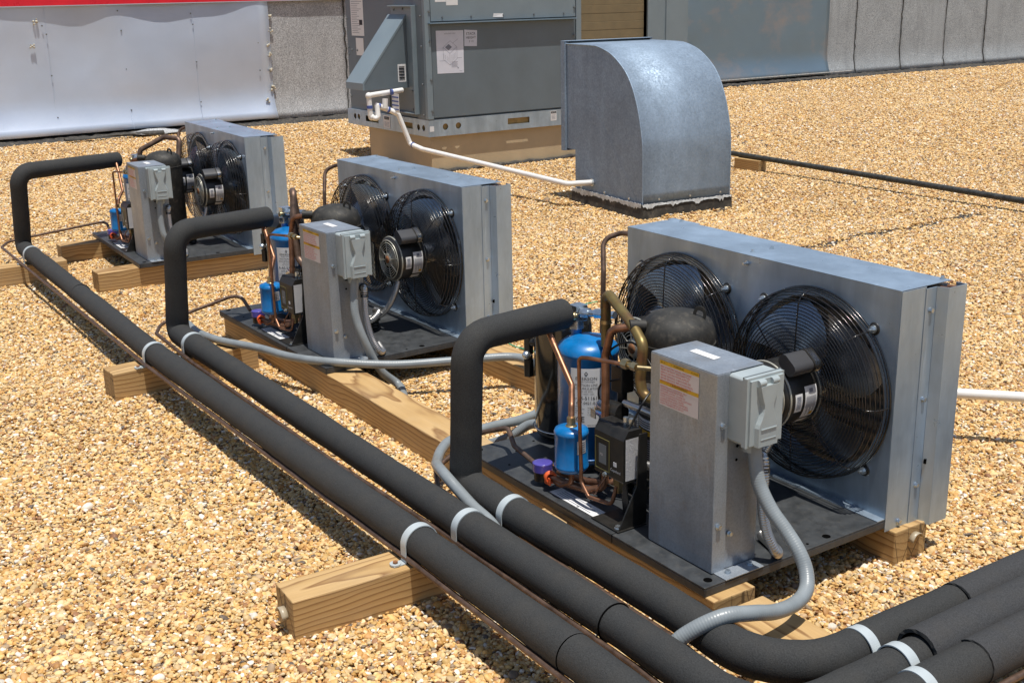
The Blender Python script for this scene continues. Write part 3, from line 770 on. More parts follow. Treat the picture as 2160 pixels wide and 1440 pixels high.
# ------------------------------------------------------------------ gooseneck vent
def goose():
    r = empty('gooseneck_vent', (-3.258, 2.054, 0), -.09); tag(r, 'galvanized gooseneck vent hood on black tar curb in front of the wall', 'vent')
    prof = [(0, .084), (-.003, .353), (-.016, .45), (-.045, .553), (-.075, .625), (-.11, .686), (-.16, .745), (-.228, .795), (-.30, .833), (-.362, .853), (-.43, .868), (-.50, .873), (-.76, .875)]
    back = [(-.76, .30), (-.67, .30), (-.67, .084)]
    W = .563
    # densify arc
    b = MB(); b.prism(prof+back, 'y', .0, .003); b.cut(); b.prism(prof+back, 'y', W-.003, W); b.build('side_sheet', GALVS, r)
    pts = catmull([(p[0], 0, p[1]) for p in prof], 5)
    b = MB(); V = []; F = []
    for p in pts: V += [(p.x, -.003, p.z), (p.x, W+.003, p.z)]
    for i in range(len(pts)-1): F.append((2*i, 2*i+1, 2*i+3, 2*i+2))
    b.add(V, F, 0, True); o = b.build('curved_sheet', GALVS, r); s = o.modifiers.new('s', 'SOLIDIFY'); s.thickness = .003; s.offset = 1
    b = MB(); b.tube([(p.x+.001, -.002, p.z+.001) for p in pts], .0042, 6, 0); b.cut(); b.tube([(p.x+.001, W+.002, p.z+.001) for p in pts], .0042, 6, 0); b.build('edge_seam', GALVS, r)
    b = MB(); b.box(-.67, -.667, 0.003, W-.003, .084, .30); b.build('rear_sheet', GALVS, r)
    # opening flange
    b = MB(); V, F = holed(rect(-.014, W+.014, .288, .890), [rect(.012, W-.012, .31, .865)], .002)
    b.add([(-.80+v[2], v[0], v[1]) for v in V], F); b.box(-.80, -.76, -.014, -.012, .288, .89); b.box(-.80, -.76, W+.012, W+.014, .288, .89); b.box(-.80, -.757, -.014, W+.014, .889, .892); b.box(-.80, -.77, -.014, W+.014, .286, .288)
    b.box(-.762, -.759, -.012, 0, .288, .886); b.box(-.762, -.759, W, W+.012, .288, .886)
    b.build('opening_flange', GALVS, r, bev=.0008)
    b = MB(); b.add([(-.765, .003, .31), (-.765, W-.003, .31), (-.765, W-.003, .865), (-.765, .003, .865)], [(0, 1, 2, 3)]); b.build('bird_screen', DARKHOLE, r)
    # cross-broken creases in the side sheet as very shallow raised ridges
    b = MB()
    b.tube([(-.735, .0006, .85), (-.05, .0002, .10)], .0012, 4, 0); b.cut(); b.tube([(-.72, .0002, .33), (-.12, .0002, .64)], .0012, 4, 0); b.build('crease', GALVS, r)
    # curb
    rn = random.Random(2)
    b = MB(); b.prism([(.020, -.02), (.011, .084), (-.682, .084), (-.69, -.02)], 'y', -.011, W+.011); 
    b.prism([(-.024, -.02), (-.013, .05), (-.0105, .084), (-.0105, -.02)], 'x', -.688, .018)
    b.build('tar_curb', TARF, r, bev=.008)
    # ragged sealant along the foot
    b = MB(); V = []; F = []
    n = 90
    for i in range(n+1):
        t = i/n; x = -.68+t*.685; zt = .088+rn.uniform(-.003, .004); zb = .074-.015*abs(math.sin(t*9.1))*rn.random()-rn.uniform(0, .006)
        V += [(x, -.0145, zt), (x, -.0155, zb)]
    for i in range(n): F.append((2*i, 2*i+1, 2*i+3, 2*i+2))
    b.add(V, F)
    V = []; F = []
    for i in range(n+1):
        t = i/n; y = -.01+t*(W+.015); zt = .086+rn.uniform(-.003, .004); zb = .078-.02*max(0, math.sin(t*23))*rn.random()-rn.uniform(0, .004)
        V += [(.0145, y, zt), (.0175, y, zb)]
    for i in range(n): F.append((2*i, 2*i+1, 2*i+3, 2*i+2))
    b.add(V, F); o = b.build('sealant', SEALW, r); s = o.modifiers.new('s', 'SOLIDIFY'); s.thickness = .002
    b = MB()
    for x in (-.60, -.36, -.12): b.screw((x, -.001, .10), (0, -1, 0), .006)
    for y in (.1, .30, .5): b.screw((.001, y, .105), (1, 0, 0), .006)
    b.cyl((-.488, -.006, .139), (-.488, .002, .139), .021, 16)
    b.build('screw', ZINC, r)
goose()

# ------------------------------------------------------------------ gas pipe + block, PVC pipe at right
r = empty('gas_pipe', (-4.3, 3.71, 0)); tag(r, 'long dark steel pipe raised above the gravel to the right of the gooseneck', 'pipe')
b = MB(); b.tube([(-1.2, .02, .097), (0, .0, .097), (1.15, -.01, .082), (2.13, -.02, .068), (3.2, -.03, .066)], .0165, 14, 0); b.build('pipe_run', GASP, r)
b = MB(); b.cyl((2.17, -.02, .068), (2.19, -.02, .068), .0185, 14); b.build('coupling', simple('blue_tape', (.02, .16, .4), .5), r)
b = MB(); b.cyl((2.16, -.02, .068), (2.22, -.021, .068), .0195, 14); b.build('red_coupling', RUST, r)

def timber(name, x0, x1, y0, y1, z0, z1, label, group=None, rz=0, tag_end=None, parent=None):
    L = x1-x0; o = empty(name, ((x0+x1)/2, (y0+y1)/2, 0), rz)
    h = L/2; w_ = (y1-y0)/2; b = MB(); rn = random.Random(hash(name+str(round(x0, 2))) % 1000 if False else int(abs(x0*100+y0*37)) % 1000)
    b.box(-h, h, -w_, w_, z0, z1, 0)
    ob = b.build('lumber', [WOOD, ENDG], o, bev=.003)
    me = ob.data; me.polygons[0].material_index = 1; me.polygons[1].material_index = 1
    tag(o, label, 'timber', group); return o
def end_tag(parent, x, y, z, s=1):
    b = MB(); V = []; F = []
    for i in range(9):
        t = i/8; a = .15+t*math.pi*.8
        for k in (0, 1): V.append((x+s*(.0008+.013*k), y-.02*math.cos(a)*1.0, z+.024*math.sin(a)-.006*t))
    for i in range(8): F.append((2*i, 2*i+1, 2*i+3, 2*i+2))
    b.add(V, F, 0, True); o = b.build('plastic_tag', TAGM, parent); m_ = o.modifiers.new('s', 'SOLIDIFY'); m_.thickness = .0008
GT = 'treated timber sleepers under the units and pipes'
blk = timber('timber_block', -4.265, -4.04, 3.67, 3.74, -.005, .079, 'short wood block holding up the dark steel pipe at right', GT)

# long sleepers (x axis)
t1 = timber('timber_sleeper', -2.50, .022, -.49, -.385, -.01, .089, 'long front timber below the near and middle units', GT)
end_tag(t1, 1.262, .03, .03)
t2 = timber('timber_sleeper', -2.50, .018, .015, .115, -.01, .083, 'long rear timber below the near and middle units, tag on its near end', GT)
end_tag(t2, 1.26, .01, .05)
t3 = timber('timber_sleeper', .045, .95, -.497, -.39, -.01, .083, 'low timber board crossing beneath the three bent black pipes at the bottom right', GT)
# cross sleepers (built along x, turned 90 degrees)
def cross(xc, y0, y1, w, label, rz=0, tg=False):
    L = y1-y0; o = timber('timber_sleeper', -L/2, L/2, -w/2, w/2, -.01, .089, label, GT)
    o.location = (xc, (y0+y1)/2, 0); o.rotation_euler.z = math.pi/2+rz
    if tg: end_tag(o, -L/2, .0, .04, -1)
    return o
cross(-.462, -1.118, -.505, .089, 'short timber with tagged end under three pipes, nearest the camera at lower centre', -.037, True)
cross(-2.088, -1.012, -.54, .089, 'short timber under two pipes and the grey hose beside the middle unit', .07)
cross(-3.83, -1.45, -.72, .095, 'timber at the left picture edge under the farthest pipe riser', 0)
cross(-4.14, -.672, .15, .092, 'timber under the left end of the farthest unit', 0)
cross(-3.475, -.684, .14, .098, 'timber under the right end of the farthest unit, jutting out in front', 0.0)

# ------------------------------------------------------------------ insulated pipes, copper lines, straps
GP = 'black foam insulated suction pipes'
def insul(label, path, R, rad, seams, sleeve=None, endlbl=None):
    b = MB(); p = fillet(path, R, 9); o0 = Vector(path[2]); o = empty('insulated_pipe', (o0.x, o0.y, 0)); sh = Vector((o0.x, o0.y, 0))
    P = [q_-sh for q_ in p]; P2 = resample(P, .012)
    rn = random.Random(len(label)); ph = rn.uniform(0, 6)
    b.tube(P2, rad, 32, 0, rf=lambda L: 1+.022*math.sin(L*7+ph)+.014*math.sin(L*23+ph*2)+.006*math.sin(L*90+ph))
    b.build('foam_cover', FOAM, o)
    for (x, y, z, d) in seams:
        s_ = MB(); s_.torus(Vector((x, y, z))-sh, d, rad*1.0, .0018, 40, 5); s_.build('foam_seam', DARKHOLE, o)
    if sleeve:
        (a, c), r2 = sleeve; s_ = MB(); A = Vector(a)-sh; C_ = Vector(c)-sh; seg = 36; u, v = frame(C_-A)
        V = []; F = []
        rn2 = random.Random(3); jag = [rn2.uniform(-.0015, .0015) for _ in range(seg)]
        n = 14
        for j in range(n+1):
            q_ = A+(C_-A)*j/n
            for i in range(seg):
                e = u*math.cos(2*math.pi*i/seg)+v*math.sin(2*math.pi*i/seg)
                off = (C_-A).normalized()*(jag[i] if j == 0 else 0)
                V.append(q_+off+e*r2*(1+.012*math.sin(j*1.3)))
        for j in range(n):
            for i in range(seg): F.append((j*seg+i, j*seg+(i+1) % seg, (j+1)*seg+(i+1) % seg, (j+1)*seg+i))
        s_.add(V, F, 0, True)
        inner = [A+(u*math.cos(2*math.pi*i/seg)+v*math.sin(2*math.pi*i/seg))*(rad*.98) for i in range(seg)]
        s_.add(V[:seg]+inner, [(i, i+seg, (i+1) % seg+seg, (i+1) % seg) for i in range(seg)], 1)
        s_.build('foam_sleeve', [FOAM2, FOAM], o)
    tag(o, label, 'insulated pipe', GP); return o
Y1 = (0, 1, 0); XD = (1, 0, 0)
insul('black insulated pipe from the farthest unit, lowest of the three long runs',
      [(-4.10, -.37, .458), (-3.935, -.842, .463), (-4.005, -.848, .124), (-2.09, -.872, .124), (-.9, -.851, .124), (-.45, -.839, .124), (.12, -.833, .124), (.450, -.838, .124), (.450, 1.2, .130)], [.055, .030, 3, 3, 3, 3, .12], .035,
      [(-2.97, -.859, .124, XD), (.06, -.834, .124, XD)], ((( .450, -.335, .127), (.450, 1.3, .132)), .0378))
insul('black insulated pipe rising before the middle unit, middle of the three long runs',
      [(-2.29, -.38, .452), (-2.185, -.730, .463), (-2.235, -.738, .124), (-2.10, -.741, .124), (-.45, -.724, .124), (.06, -.718, .124), (.389, -.722, .124), (.389, 1.2, .134)], [.055, .030, .2, 3, 3, .12], .035,
      [(.02, -.7185, .124, XD)], (((.389, -.395, .134), (.389, 1.3, .140)), .0405))
insul('thick black insulated pipe rising beside the blue accumulator of the nearest unit',
      [(-.655, -.335, .461), (-.618, -.612, .463), (-.640, -.615, .124), (-.45, -.614, .124), (.01, -.604, .124), (.312, -.616, .124), (.316, 1.2, .128)], [.055, .030, .2, 3, .13], .035,
      [], (((.317, -.20, .126), (.320, 1.3, .130)), .0378))
GC = 'thin copper liquid lines'
def cop(label, path, R, rad):
    o0 = Vector(path[0]); sh = Vector((o0.x, o0.y, 0)); b = MB(); b.tube([q_-sh for q_ in fillet(path, R, 6)], rad, 12, 0)
    o = b.build('copper_line', COPPERD, None, loc=sh); tag(o, label, 'copper line', GC)
def u2w(k, p):
    x, y, a = {1: (0, 0, 0), 2: (-1.6471, -.0002, .023), 3: (-3.3955, -.0229, -.0294)}[k]
    c, s = math.cos(a), math.sin(a); return (c*p[0]-s*p[1]+x, s*p[0]+c*p[1]+y, p[2]+.109)
cop('thin copper line leaving the farthest unit and following the lowest black pipe', [u2w(3, (-.66, -.45, .03)), u2w(3, (-.76, -.44, .06)), (-4.33, -.85, .10), (-4.20, -.905, .10), (-2.62, -.907, .10), (-2.02, -.909, .10), (-.48, -.872, .10), (.14, -.868, .10), (.485, -.86, .098), (.498, 1.2, .098)], .05, .006)
cop('thin copper line leaving the middle unit and following the middle black pipe', [u2w(2, (-.66, -.45, .03)), u2w(2, (-.747, -.449, .0735)), (-2.47, -.72, .10), (-2.35, -.775, .10), (-1.95, -.785, .10), (-.98, -.776, .10), (-.5, -.758, .10), (.118, -.752, .10), (.42, -.76, .092), (.42, 1.2, .088)], .05, .006)
cop('thin copper line leaving the nearest unit and following the nearest insulated riser', [(-.615, -.443, .135), (-.716, -.435, .145), (-.78, -.41, .165), (-.87, -.44, .13), (-.80, -.60, .10), (-.70, -.652, .10), (-.449, -.653, .10), (-.234, -.643, .10), (.09, -.642, .10), (.26, -.66, .098), (.352, -.60, .092), (.352, 1.2, .088)], .03, .006)

GS = 'pale plastic pipe straps'
def strap(pos, axis, rad, label, tabside=-1, foot=.0905):
    o = empty('pipe_strap', (pos[0], pos[1], 0)); b = MB(); V = []; F = []; zc = pos[2]; n = 32; wd = .0100; R_ = rad
    path = [(-R_, foot+.001)]+[(-R_, zc-.01)] + [(-R_*math.cos(math.pi*i/n), zc+R_*math.sin(math.pi*i/n)) for i in range(n+1)] + [(R_, zc-.01), (R_, foot+.001)]
    path = [(-R_-.026, foot+.0012), (-R_-.004, foot+.0012)]+path+[(R_+.004, foot+.0012), (R_+.026, foot+.0012)]
    for p_ in path:
        for k in (-1, 1): V.append((k*wd, p_[0], p_[1]) if axis == 'x' else (p_[0], k*wd, p_[1]))
    for i in range(len(path)-1): F.append((2*i, 2*i+1, 2*i+3, 2*i+2))
    b.add(V, F, 0, False); band = b.build('band', STRAPM, o); s = band.modifiers.new('s', 'SOLIDIFY'); s.thickness = .0022; s.offset = 1 if axis == 'y' else -1
    b = MB()
    for sd in (-1, 1):
        p_ = (0, sd*(R_+.018), foot) if axis == 'x' else (sd*(R_+.018), 0, foot); b.cyl(p_, (p_[0], p_[1], foot+.0034), .0115, 16, 0); b.hexnut((p_[0], p_[1], foot+.003), (p_[0], p_[1], foot+.0072), .0055, 1); b.cut()
    b.build('screw_tab', [STRAPM, RUST], o)
    tag(o, label, 'pipe strap', GS)
strap((-3.82, -.850, .124), 'x', .0375, 'pipe strap at the left edge below the farthest riser')
strap((-2.04, -.872, .124), 'x', .0375, 'strap on the lowest pipe at the timber beside the middle unit')
strap((-2.07, -.741, .124), 'x', .0375, 'strap on the middle pipe just below its riser')
strap((-.447, -.839, .124), 'x', .0375, 'strap on the lowest pipe at the nearest timber, with a rusty screw tab')
strap((-.447, -.724, .124), 'x', .0375, 'strap on the middle pipe at the nearest timber')
strap((-.450, -.614, .124), 'x', .0375, 'strap on the pipe just right of the grey hose below the nearest riser')
strap((.316, -.445, .124), 'y', .0378, 'uppermost strap of the three on the bent pipes at the bottom right', foot=.0845)
strap((.389, -.440, .127), 'y', .0378, 'middle strap of the three on the bent pipes at the bottom right', foot=.0845)
strap((.450, -.470, .124), 'y', .0378, 'lowest strap of the three on the bent pipes at the bottom right', foot=.0845)

GH = 'grey flexible conduits'
def hose(label, path, rad=.0125, smooth=True):
    o0 = Vector(path[0]); sh = Vector((o0.x, o0.y, 0)); b = MB(); b.tube([q_-sh for q_ in catmull(path, 12)], rad, 16, 0)
    o = b.build('conduit', LTITE, None, loc=sh); tag(o, label, 'conduit', GH)
hose('fat grey conduit looping down in front of the nearest unit and under the middle pipe',
     [(-.006, -.376, .372), (-.002, -.376, .335), (.012, -.377, .29), (.040, -.374, .25), (.072, -.367, .218), (.104, -.365, .188), (.128, -.370, .160), (.148, -.39, .139), (.162, -.430, .132), (.172, -.490, .140), (.178, -.550, .160), (.165, -.610, .166), (.135, -.665, .135), (.11, -.70, .085), (.09, -.76, .05), (.06, -.84, .03), (0, -.95, .01)], .0135)
def toU(k, pts): return [u2w(k, p) for p in pts]
hose('grey conduit dropping from the switch cover of the middle unit to the gravel',
     toU(2, [(-.006, -.376, .262), (.0, -.385, .20), (.012, -.39, .14), (.03, -.372, .06), (.035, -.33, -.03), (.06, -.28, -.085)])+[(-1.42, -.335, .016), (-1.2, -.355, .016), (-1.05, -.34, .02), (-.97, -.30, .05), (-.93, -.25, .09), (-.89, -.235, .10)])
hose('grey conduit dropping from the switch cover of the farthest unit behind the middle riser',
     toU(3, [(-.006, -.376, .262), (.0, -.385, .20), (.012, -.385, .12), (.03, -.36, .03)])+[(-3.22, -.42, .03), (-3.0, -.50, .02), (-2.70, -.58, .03), (-2.52, -.625, .075), (-2.40, -.650, .10), (-2.26, -.66, .103), (-2.12, -.635, .104), (-1.95, -.575, .110), (-1.80, -.535, .112), (-1.66, -.475, .120), (-1.545, -.32, .110), (-1.46, -.154, .112), (-1.39, .0, .112), (-1.30, .02, .11), (-1.15, -.03, .10), (-1.02, -.13, .09), (-.965, -.24, .095), (-.955, -.36, .10), (-.935, -.475, .10), (-.885, -.535, .104), (-.813, -.588, .112), (-.72, -.640, .145), (-.63, -.671, .160), (-.575, -.671, .144), (-.515, -.671, .128), (-.45, -.671, .118), (-.40, -.675, .098), (-.30, -.69, .05), (-.1, -.72, .02)])

r = empty('pvc_conduit', (-.33, .727, 0)); tag(r, 'straight white PVC pipe held above the gravel at the right edge beyond the nearest unit', 'pipe')
b = MB(); d = Vector((.119, .108, 0)).normalized(); b.tube(fillet([Vector((0, 0, .138))-d*.30-Vector((0, 0, .15)), Vector((0, 0, .138))-d*.30, Vector((0, 0, .138))+d*2.6], .03), .0135, 14, 0); b.build('pipe_run', PVC, r)
for (lb, pts) in (('bright green string lying on the gravel beside the rear timber', [(-1.85, .235, .02), (-1.81, .253, .014), (-1.78, .243, .018), (-1.744, .245, .015), (-1.69, .252, .016), (-1.64, .27, .014)]), ('bright green string on the gravel behind the nearest unit', [(-2.1, .66, .016), (-2.05, .70, .016), (-2.039, .756, .016), (-2.034, .82, .018)])):
    b = MB(); b.tube(catmull([Vector(p)-Vector((pts[0][0], pts[0][1], 0)) for p in pts], 6), .0022, 5, 0); o = b.build('green_string', GREEN, None, loc=(pts[0][0], pts[0][1], 0)); tag(o, lb, 'string')

# ------------------------------------------------------------------ condensing units
# unit frame: origin on the base plate top at the right foot of the condenser face; -x left, -y front
CACHE = {}
def part(name, fn, mats, parent, bev=0, label=None, key=None):
    k = key or name
    if k not in CACHE:
        b = MB(); fn(b)
        if b.done: b.cut(); CACHE[k] = [q.build(name, mats, parent, bev=bev, label=label) for q in b.done]
        else: CACHE[k] = [b.build(name, mats, parent, bev=bev, label=label)]
        return CACHE[k][0]
    for src in CACHE[k]:
        o = src.copy(); COL.objects.link(o); o.parent = parent; o.name = name
    return o
H = .4814; LN = .84
FC = [(-.211, .242), (-.631, .242)]
def f_base(b):
    b.box(-LN, 0, -.493, .10, -.0035, 0, 0)
    b.box(-LN, 0, -.493, -.490, -.0195, -.0035, 0); b.box(-.003, 0, -.490, .10, -.0195, -.0035, 0); b.box(-LN, -LN+.003, -.490, .10, -.0195, -.0035, 0); b.box(-LN+.003, -.003, .097, .10, -.0195, -.0035, 0)
def f_basedetail(b):
    for (x, y, rr) in ((-.0201, -.467, .0085), (-.0172, -.1532, .0085), (-.82, -.467, .0085), (-.0158, -.2085, .003), (-.42, -.47, .003), (-.7, -.46, .003), (-.76, -.40, .003), (-.79, -.33, .003)):
        b.cyl((x, y, .0002), (x, y, .0008), rr, 18, 0); b.cut()
    b.box(-.2745, -.2735, -.4936, -.47, -.019, .0006, 0)
def f_platelabel(b):
    b.quad((-.52, -.474, .0008), (.16, .0, 0), (0, .034, 0), 0)
    for k in range(4): b.quad((-.50, -.468+.0065*k, .0013), (.12-.02*(k % 2), 0, 0), (0, .002, 0), 1)
def f_front(b):
    V, F = holed(rect(-LN, 0, .0, H), [circ(FC[0][0], FC[0][1], .188), circ(FC[1][0], FC[1][1], .188)], .0016)
    b.add([(v[0], .0008-v[2], v[1]) for v in V], F, 0)
    for (cx, cz) in FC:   # venturi lips
        b.lathe([(.1995, -.0005), (.193, .0035), (.188, .012), (.186, .045)], (cx, -.0006, cz), (0, 1, 0), 72, 0)
        for k in range(4):
            a = math.pi/4+k*math.pi/2; b.lathe([(.0135, -.0004), (.0125, .0016), (.0085, .0022), (.0, .0022)], (cx+.2145*math.cos(a), -.0003, cz+.2145*math.sin(a)), (0, -1, 0), 18, 1)
    b.box(-LN, -.0, -.022, .0, .0004, .0022, 0)
def f_house(b):
    b.box(-LN, .0, -.0012, .150, H, H+.0016, 0)               # top cover
    b.box(-LN, -LN+.0016, .002, .10, 0, H-.0005, 0)             # left end
    b.box(-LN-.024, -LN-.0224, .10, .170, -.03, H-.004, 0); b.box(-LN-.0224, -LN, .10, .1016, -.03, H-.004, 0)
    b.box(-LN-.024, -LN+.08, .152, .170, H-.0025, H-.001, 0)
def f_right(b):
    b.box(.0002, .0018, .0005, .0722, -.0275, H-.0005, 0)
    b.box(.0020, .0036, .0705, .101, -.030, H-.004, 0)          # screw strip
    b.prism([(.0036, .101), (.0255, .111), (.0255, .1664), (.0239, .1664), (.0239, .1122), (.0020, .1026)], 'z', -.032, H-.0045, 0)
    b.box(.0, .0239, .1648, .1664, -.032, H-.0045, 0)
def f_rdetail(b):
    for z in (.431, .2446, .0572): b.screw((.0037, .0865, z), (1, 0, 0), .0048, 0)
    b.screw((.0019, .041, -.013), (1, 0, 0), .0048, 0)
    for p_ in ((-.4306, .0276, H+.0016), (-.4291, .0853, H+.0016), (-.0153, .142, H+.0016), (-.80, .142, H+.0016)): b.screw(p_, (0, 0, 1), .0042, 0)
    b.screw((-.4193, -.0004, .4634), (0, -1, 0), .0042, 0); b.cyl((-.4193, -.004, .4634), (-.4193, -.013, .4634), .0028, 8, 0)
def f_rhole(b): b.cyl((.0070, .1032, .107), (.0112, .1042, .107), .0055, 16, 0)
def f_coil(b):
    n = 190
    for i in range(n):
        x = -LN+.004+(LN-.008)*i/(n-1); b.box(x-.0003, x+.0003, .128, .150, .004, H-.006, 0)
    for k in range(15): b.cyl((-LN+.003, .139, .02+k*.0315), (-.003, .139, .02+k*.0315), .0048, 8, 1)
def f_tubesend(b):
    for k in range(2): b.cyl((.002, .115+.022*k, H-.01), (.020, .118+.022*k, H-.01), .005, 10, 0); b.cut()
def f_guard(b):
    rw = .00125
    prof = [(.075+.0072*i, -.062+.004*(i/15)**2) for i in range(16)]+[(.1885, -.056), (.195, -.050), (.2005, -.041), (.2035, -.031), (.205, -.021), (.205, -.011), (.205, -.002)]
    for (R_, y) in prof: b.torus((0, y, 0), (0, 1, 0), R_, rw, 84, 5, 0)
    b.torus((0, -.003, 0), (0, 1, 0), .206, .0022, 84, 6, 0)
    for k in range(8):
        a = math.pi/4*k; c_, s_ = math.cos(a), math.sin(a)
        path = [(R_*c_, y+.0018, R_*s_) for R_, y in prof]
        if k % 2: path += [(.2145*c_, -.003, .2145*s_)]
        b.tube(path, .0016, 5, 0)
def f_gbolt(b):
    for k in range(4):
        a = math.pi/4*(2*k+1); x, z = .2145*math.cos(a), .2145*math.sin(a); b.cyl((x, -.0024, z), (x, -.006, z), .0085, 14, 0); b.hexnut((x, -.005, z), (x, -.0125, z), .0058, 0)
        b.cyl((x, -.0125, z), (x, -.018, z), .0025, 8, 0); b.cut()
def f_prop(b, rot=0.0):
    b.cyl((0, -.022, 0), (0, .012, 0), .032, 24, 0)
    for q_ in range(4):
        th0 = rot+q_*math.pi/2; V = []; F = []; nr, na = 8, 12
        for i in range(nr+1):
            R_ = .030+(.176-.030)*i/nr; sweep = math.radians(30)*(i/nr)**1.4; wid = math.radians(54)+math.radians(12)*math.sin(math.pi*i/nr)
            for j in range(na+1):
                t = j/na-.5; a = th0+sweep+wid*t; y = -.004+t*.055*(.5+.5*i/nr)*-1+.01*t*t
                V.append((R_*math.cos(a), y, R_*math.sin(a)))
        for i in range(nr):
            for j in range(na): k = i*(na+1)+j; F.append((k, k+1, k+na+2, k+na+1))
        b.add(V, F, 0, True)
def f_motor(b):
    b.lathe([(.0, -.046), (.055, -.046), (.068, -.050), (.070, -.054), (.070, -.138), (.066, -.1475), (.058, -.1505)], (0, 0, 0), (0, 1, 0), 48, 0)
    b.torus((0, -.0535, 0), (0, 1, 0), .0706, .0022, 48, 6, 1); b.torus((0, -.139, 0), (0, 1, 0), .0706, .0026, 48, 6, 1)
    b.torus((0, -.1495, 0), (0, 1, 0), .0605, .0022, 48, 6, 1)
    for R_ in (.053, .046, .039, .032): b.torus((0, -.1515, 0), (0, 1, 0), R_, .0014, 40, 5, 1)
    for k in range(8):
        a = k*math.pi/4+.2; b.tube([(.022*math.cos(a), -.152, .022*math.sin(a)), (.058*math.cos(a), -.1505, .058*math.sin(a))], .0017, 5, 1)
    b.lathe([(.0, -.1545), (.014, -.1545), (.022, -.152), (.026, -.148)], (0, 0, 0), (0, 1, 0), 28, 1)
    b.lathe([(.0, -.1555), (.0125, -.1555), (.0125, -.150)], (0, 0, 0), (0, 1, 0), 20, 2)
    b.lathe([(.056, -.1485), (.0, -.1485)], (0, 0, 0), (0, 1, 0), 32, 3)
def mcyl(y0, a0, R_=.0706):   # map (u along arc, v along -y) on the motor barrel
    return lambda u, v: (R_*math.cos(a0-u/R_), y0-v, R_*math.sin(a0-u/R_))
def patch(b, f, u0, u1, v0, v1, mat=0, n=12):
    V = []; 
    for i in range(n+1): V += [f(u0+(u1-u0)*i/n, v0), f(u0+(u1-u0)*i/n, v1)]
    b.add(V, [(2*i, 2*i+2, 2*i+3, 2*i+1) for i in range(n)], mat, True)
def f_motorlabel(b):
    f = mcyl(-.060, math.radians(22)); g_ = mcyl(-.060, math.radians(22), .0711)
    patch(b, f, 0, .075, .004, .038, 0); patch(b, f, .012, .052, .046, .066, 0); patch(b, f, .082, .10, .008, .038, 0)
    for k in range(9): patch(b, g_, .022, .068-.01*(k % 3), .008+k*.0031, .0095+k*.0031, 1, 6)
    patch(b, g_, .006, .014, .016, .026, 1, 3)
    patch(b, g_, .060, .069, .0075, .0165, 2, 3)
    for k in range(10): patch(b, g_, .018+.003*k, .0195+.003*k, .050, .062, 1, 2)
def f_cap(b):
    pts = []
    for i in range(28):
        a = 2*math.pi*i/28; x = .0125*(1 if math.cos(a) > 0 else -1)+.0155*math.cos(a); z = .0165*math.sin(a); pts.append((x, z))
    T = Matrix.Translation((.058, 0, .078)) @ Matrix.Rotation(math.radians(38), 4, 'Y') @ Matrix.Scale(.9, 4)
    b.prism(pts, 'y', -.160, -.090, 0, T, True)
    pts2 = [(x*1.07, z*1.09) for x, z in pts]; b.prism(pts2, 'y', -.100, -.076, 1, T, True)
    b.prism([(x*1.09, z*1.12) for x, z in pts], 'y', -.095, -.080, 2, T, True)
def f_caplbl(b):
    T = Matrix.Translation((.052, 0, .072)) @ Matrix.Rotation(math.radians(38), 4, 'Y')
    b.box(-.014, .014, -.0945, -.0805, .0186, .0192, 0, T)
def f_control(b):
    x0, x1, y0, y1, h = -.2117, -.0315, -.4465, -.335, .393
    b.box(x0, x1-.0015, y0, y1, .0, h-.0012, 0)
    b.box(x0-.0008, x1, y0-.0012, y1+.0008, h-.0012, h+.0008, 0)  # lid
    b.box(x1-.0015, x1+.0008, y0-.0012, y0+.030, .002, h-.0012, 0)   # cover return flange
    b.box(x0-.0008, x1+.0008, y0-.0024, y0-.0012, .003, h-.0012, 0)
    b.box(x1, x1+.034, y0+.004, y1-.01, .0002, .0022, 0)     # foot flange
def f_conscrew(b):
    X = -.0306
    b.screw((X, -.4317, .2933), (1, 0, 0), .005, 0); b.screw((X, -.4353, .0955), (1, 0, 0), .005, 0); b.screw((X, -.4069, .0739), (1, 0, 0), .0042, 0)
    b.screw((-.017, -.420, .0022), (0, 0, 1), .005, 0); b.screw((-.017, -.364, .0022), (0, 0, 1), .005, 0)
def f_conholes(b):
    for y, z in ((-.3932, .2457), (-.3944, .2188), (-.436, .118)): b.cyl((-.0312, y, z), (-.0308, y, z), .003, 12, 0); b.cut()
def f_outlet(b):
    y0, y1, z0, z1 = -.4195, -.331, .262, .3905
    b.prism([(y0+.004, z0), (y1-.004, z0), (y1, z0+.006), (y1, z1-.004), (y1-.004, z1), (y0+.004, z1), (y0, z1-.004), (y0, z0+.006)], 'x', -.0305, .004, 0)
    b.prism([(y0+.0, z0-.002), (y1+.002, z0-.002), (y1+.002, z1+.001), (y0+.0, z1+.001)], 'x', .004, .0145, 0)
    b.cyl((-.012, -.376, z0-.004), (-.012, -.376, z0-.022), .0175, 20, 0)
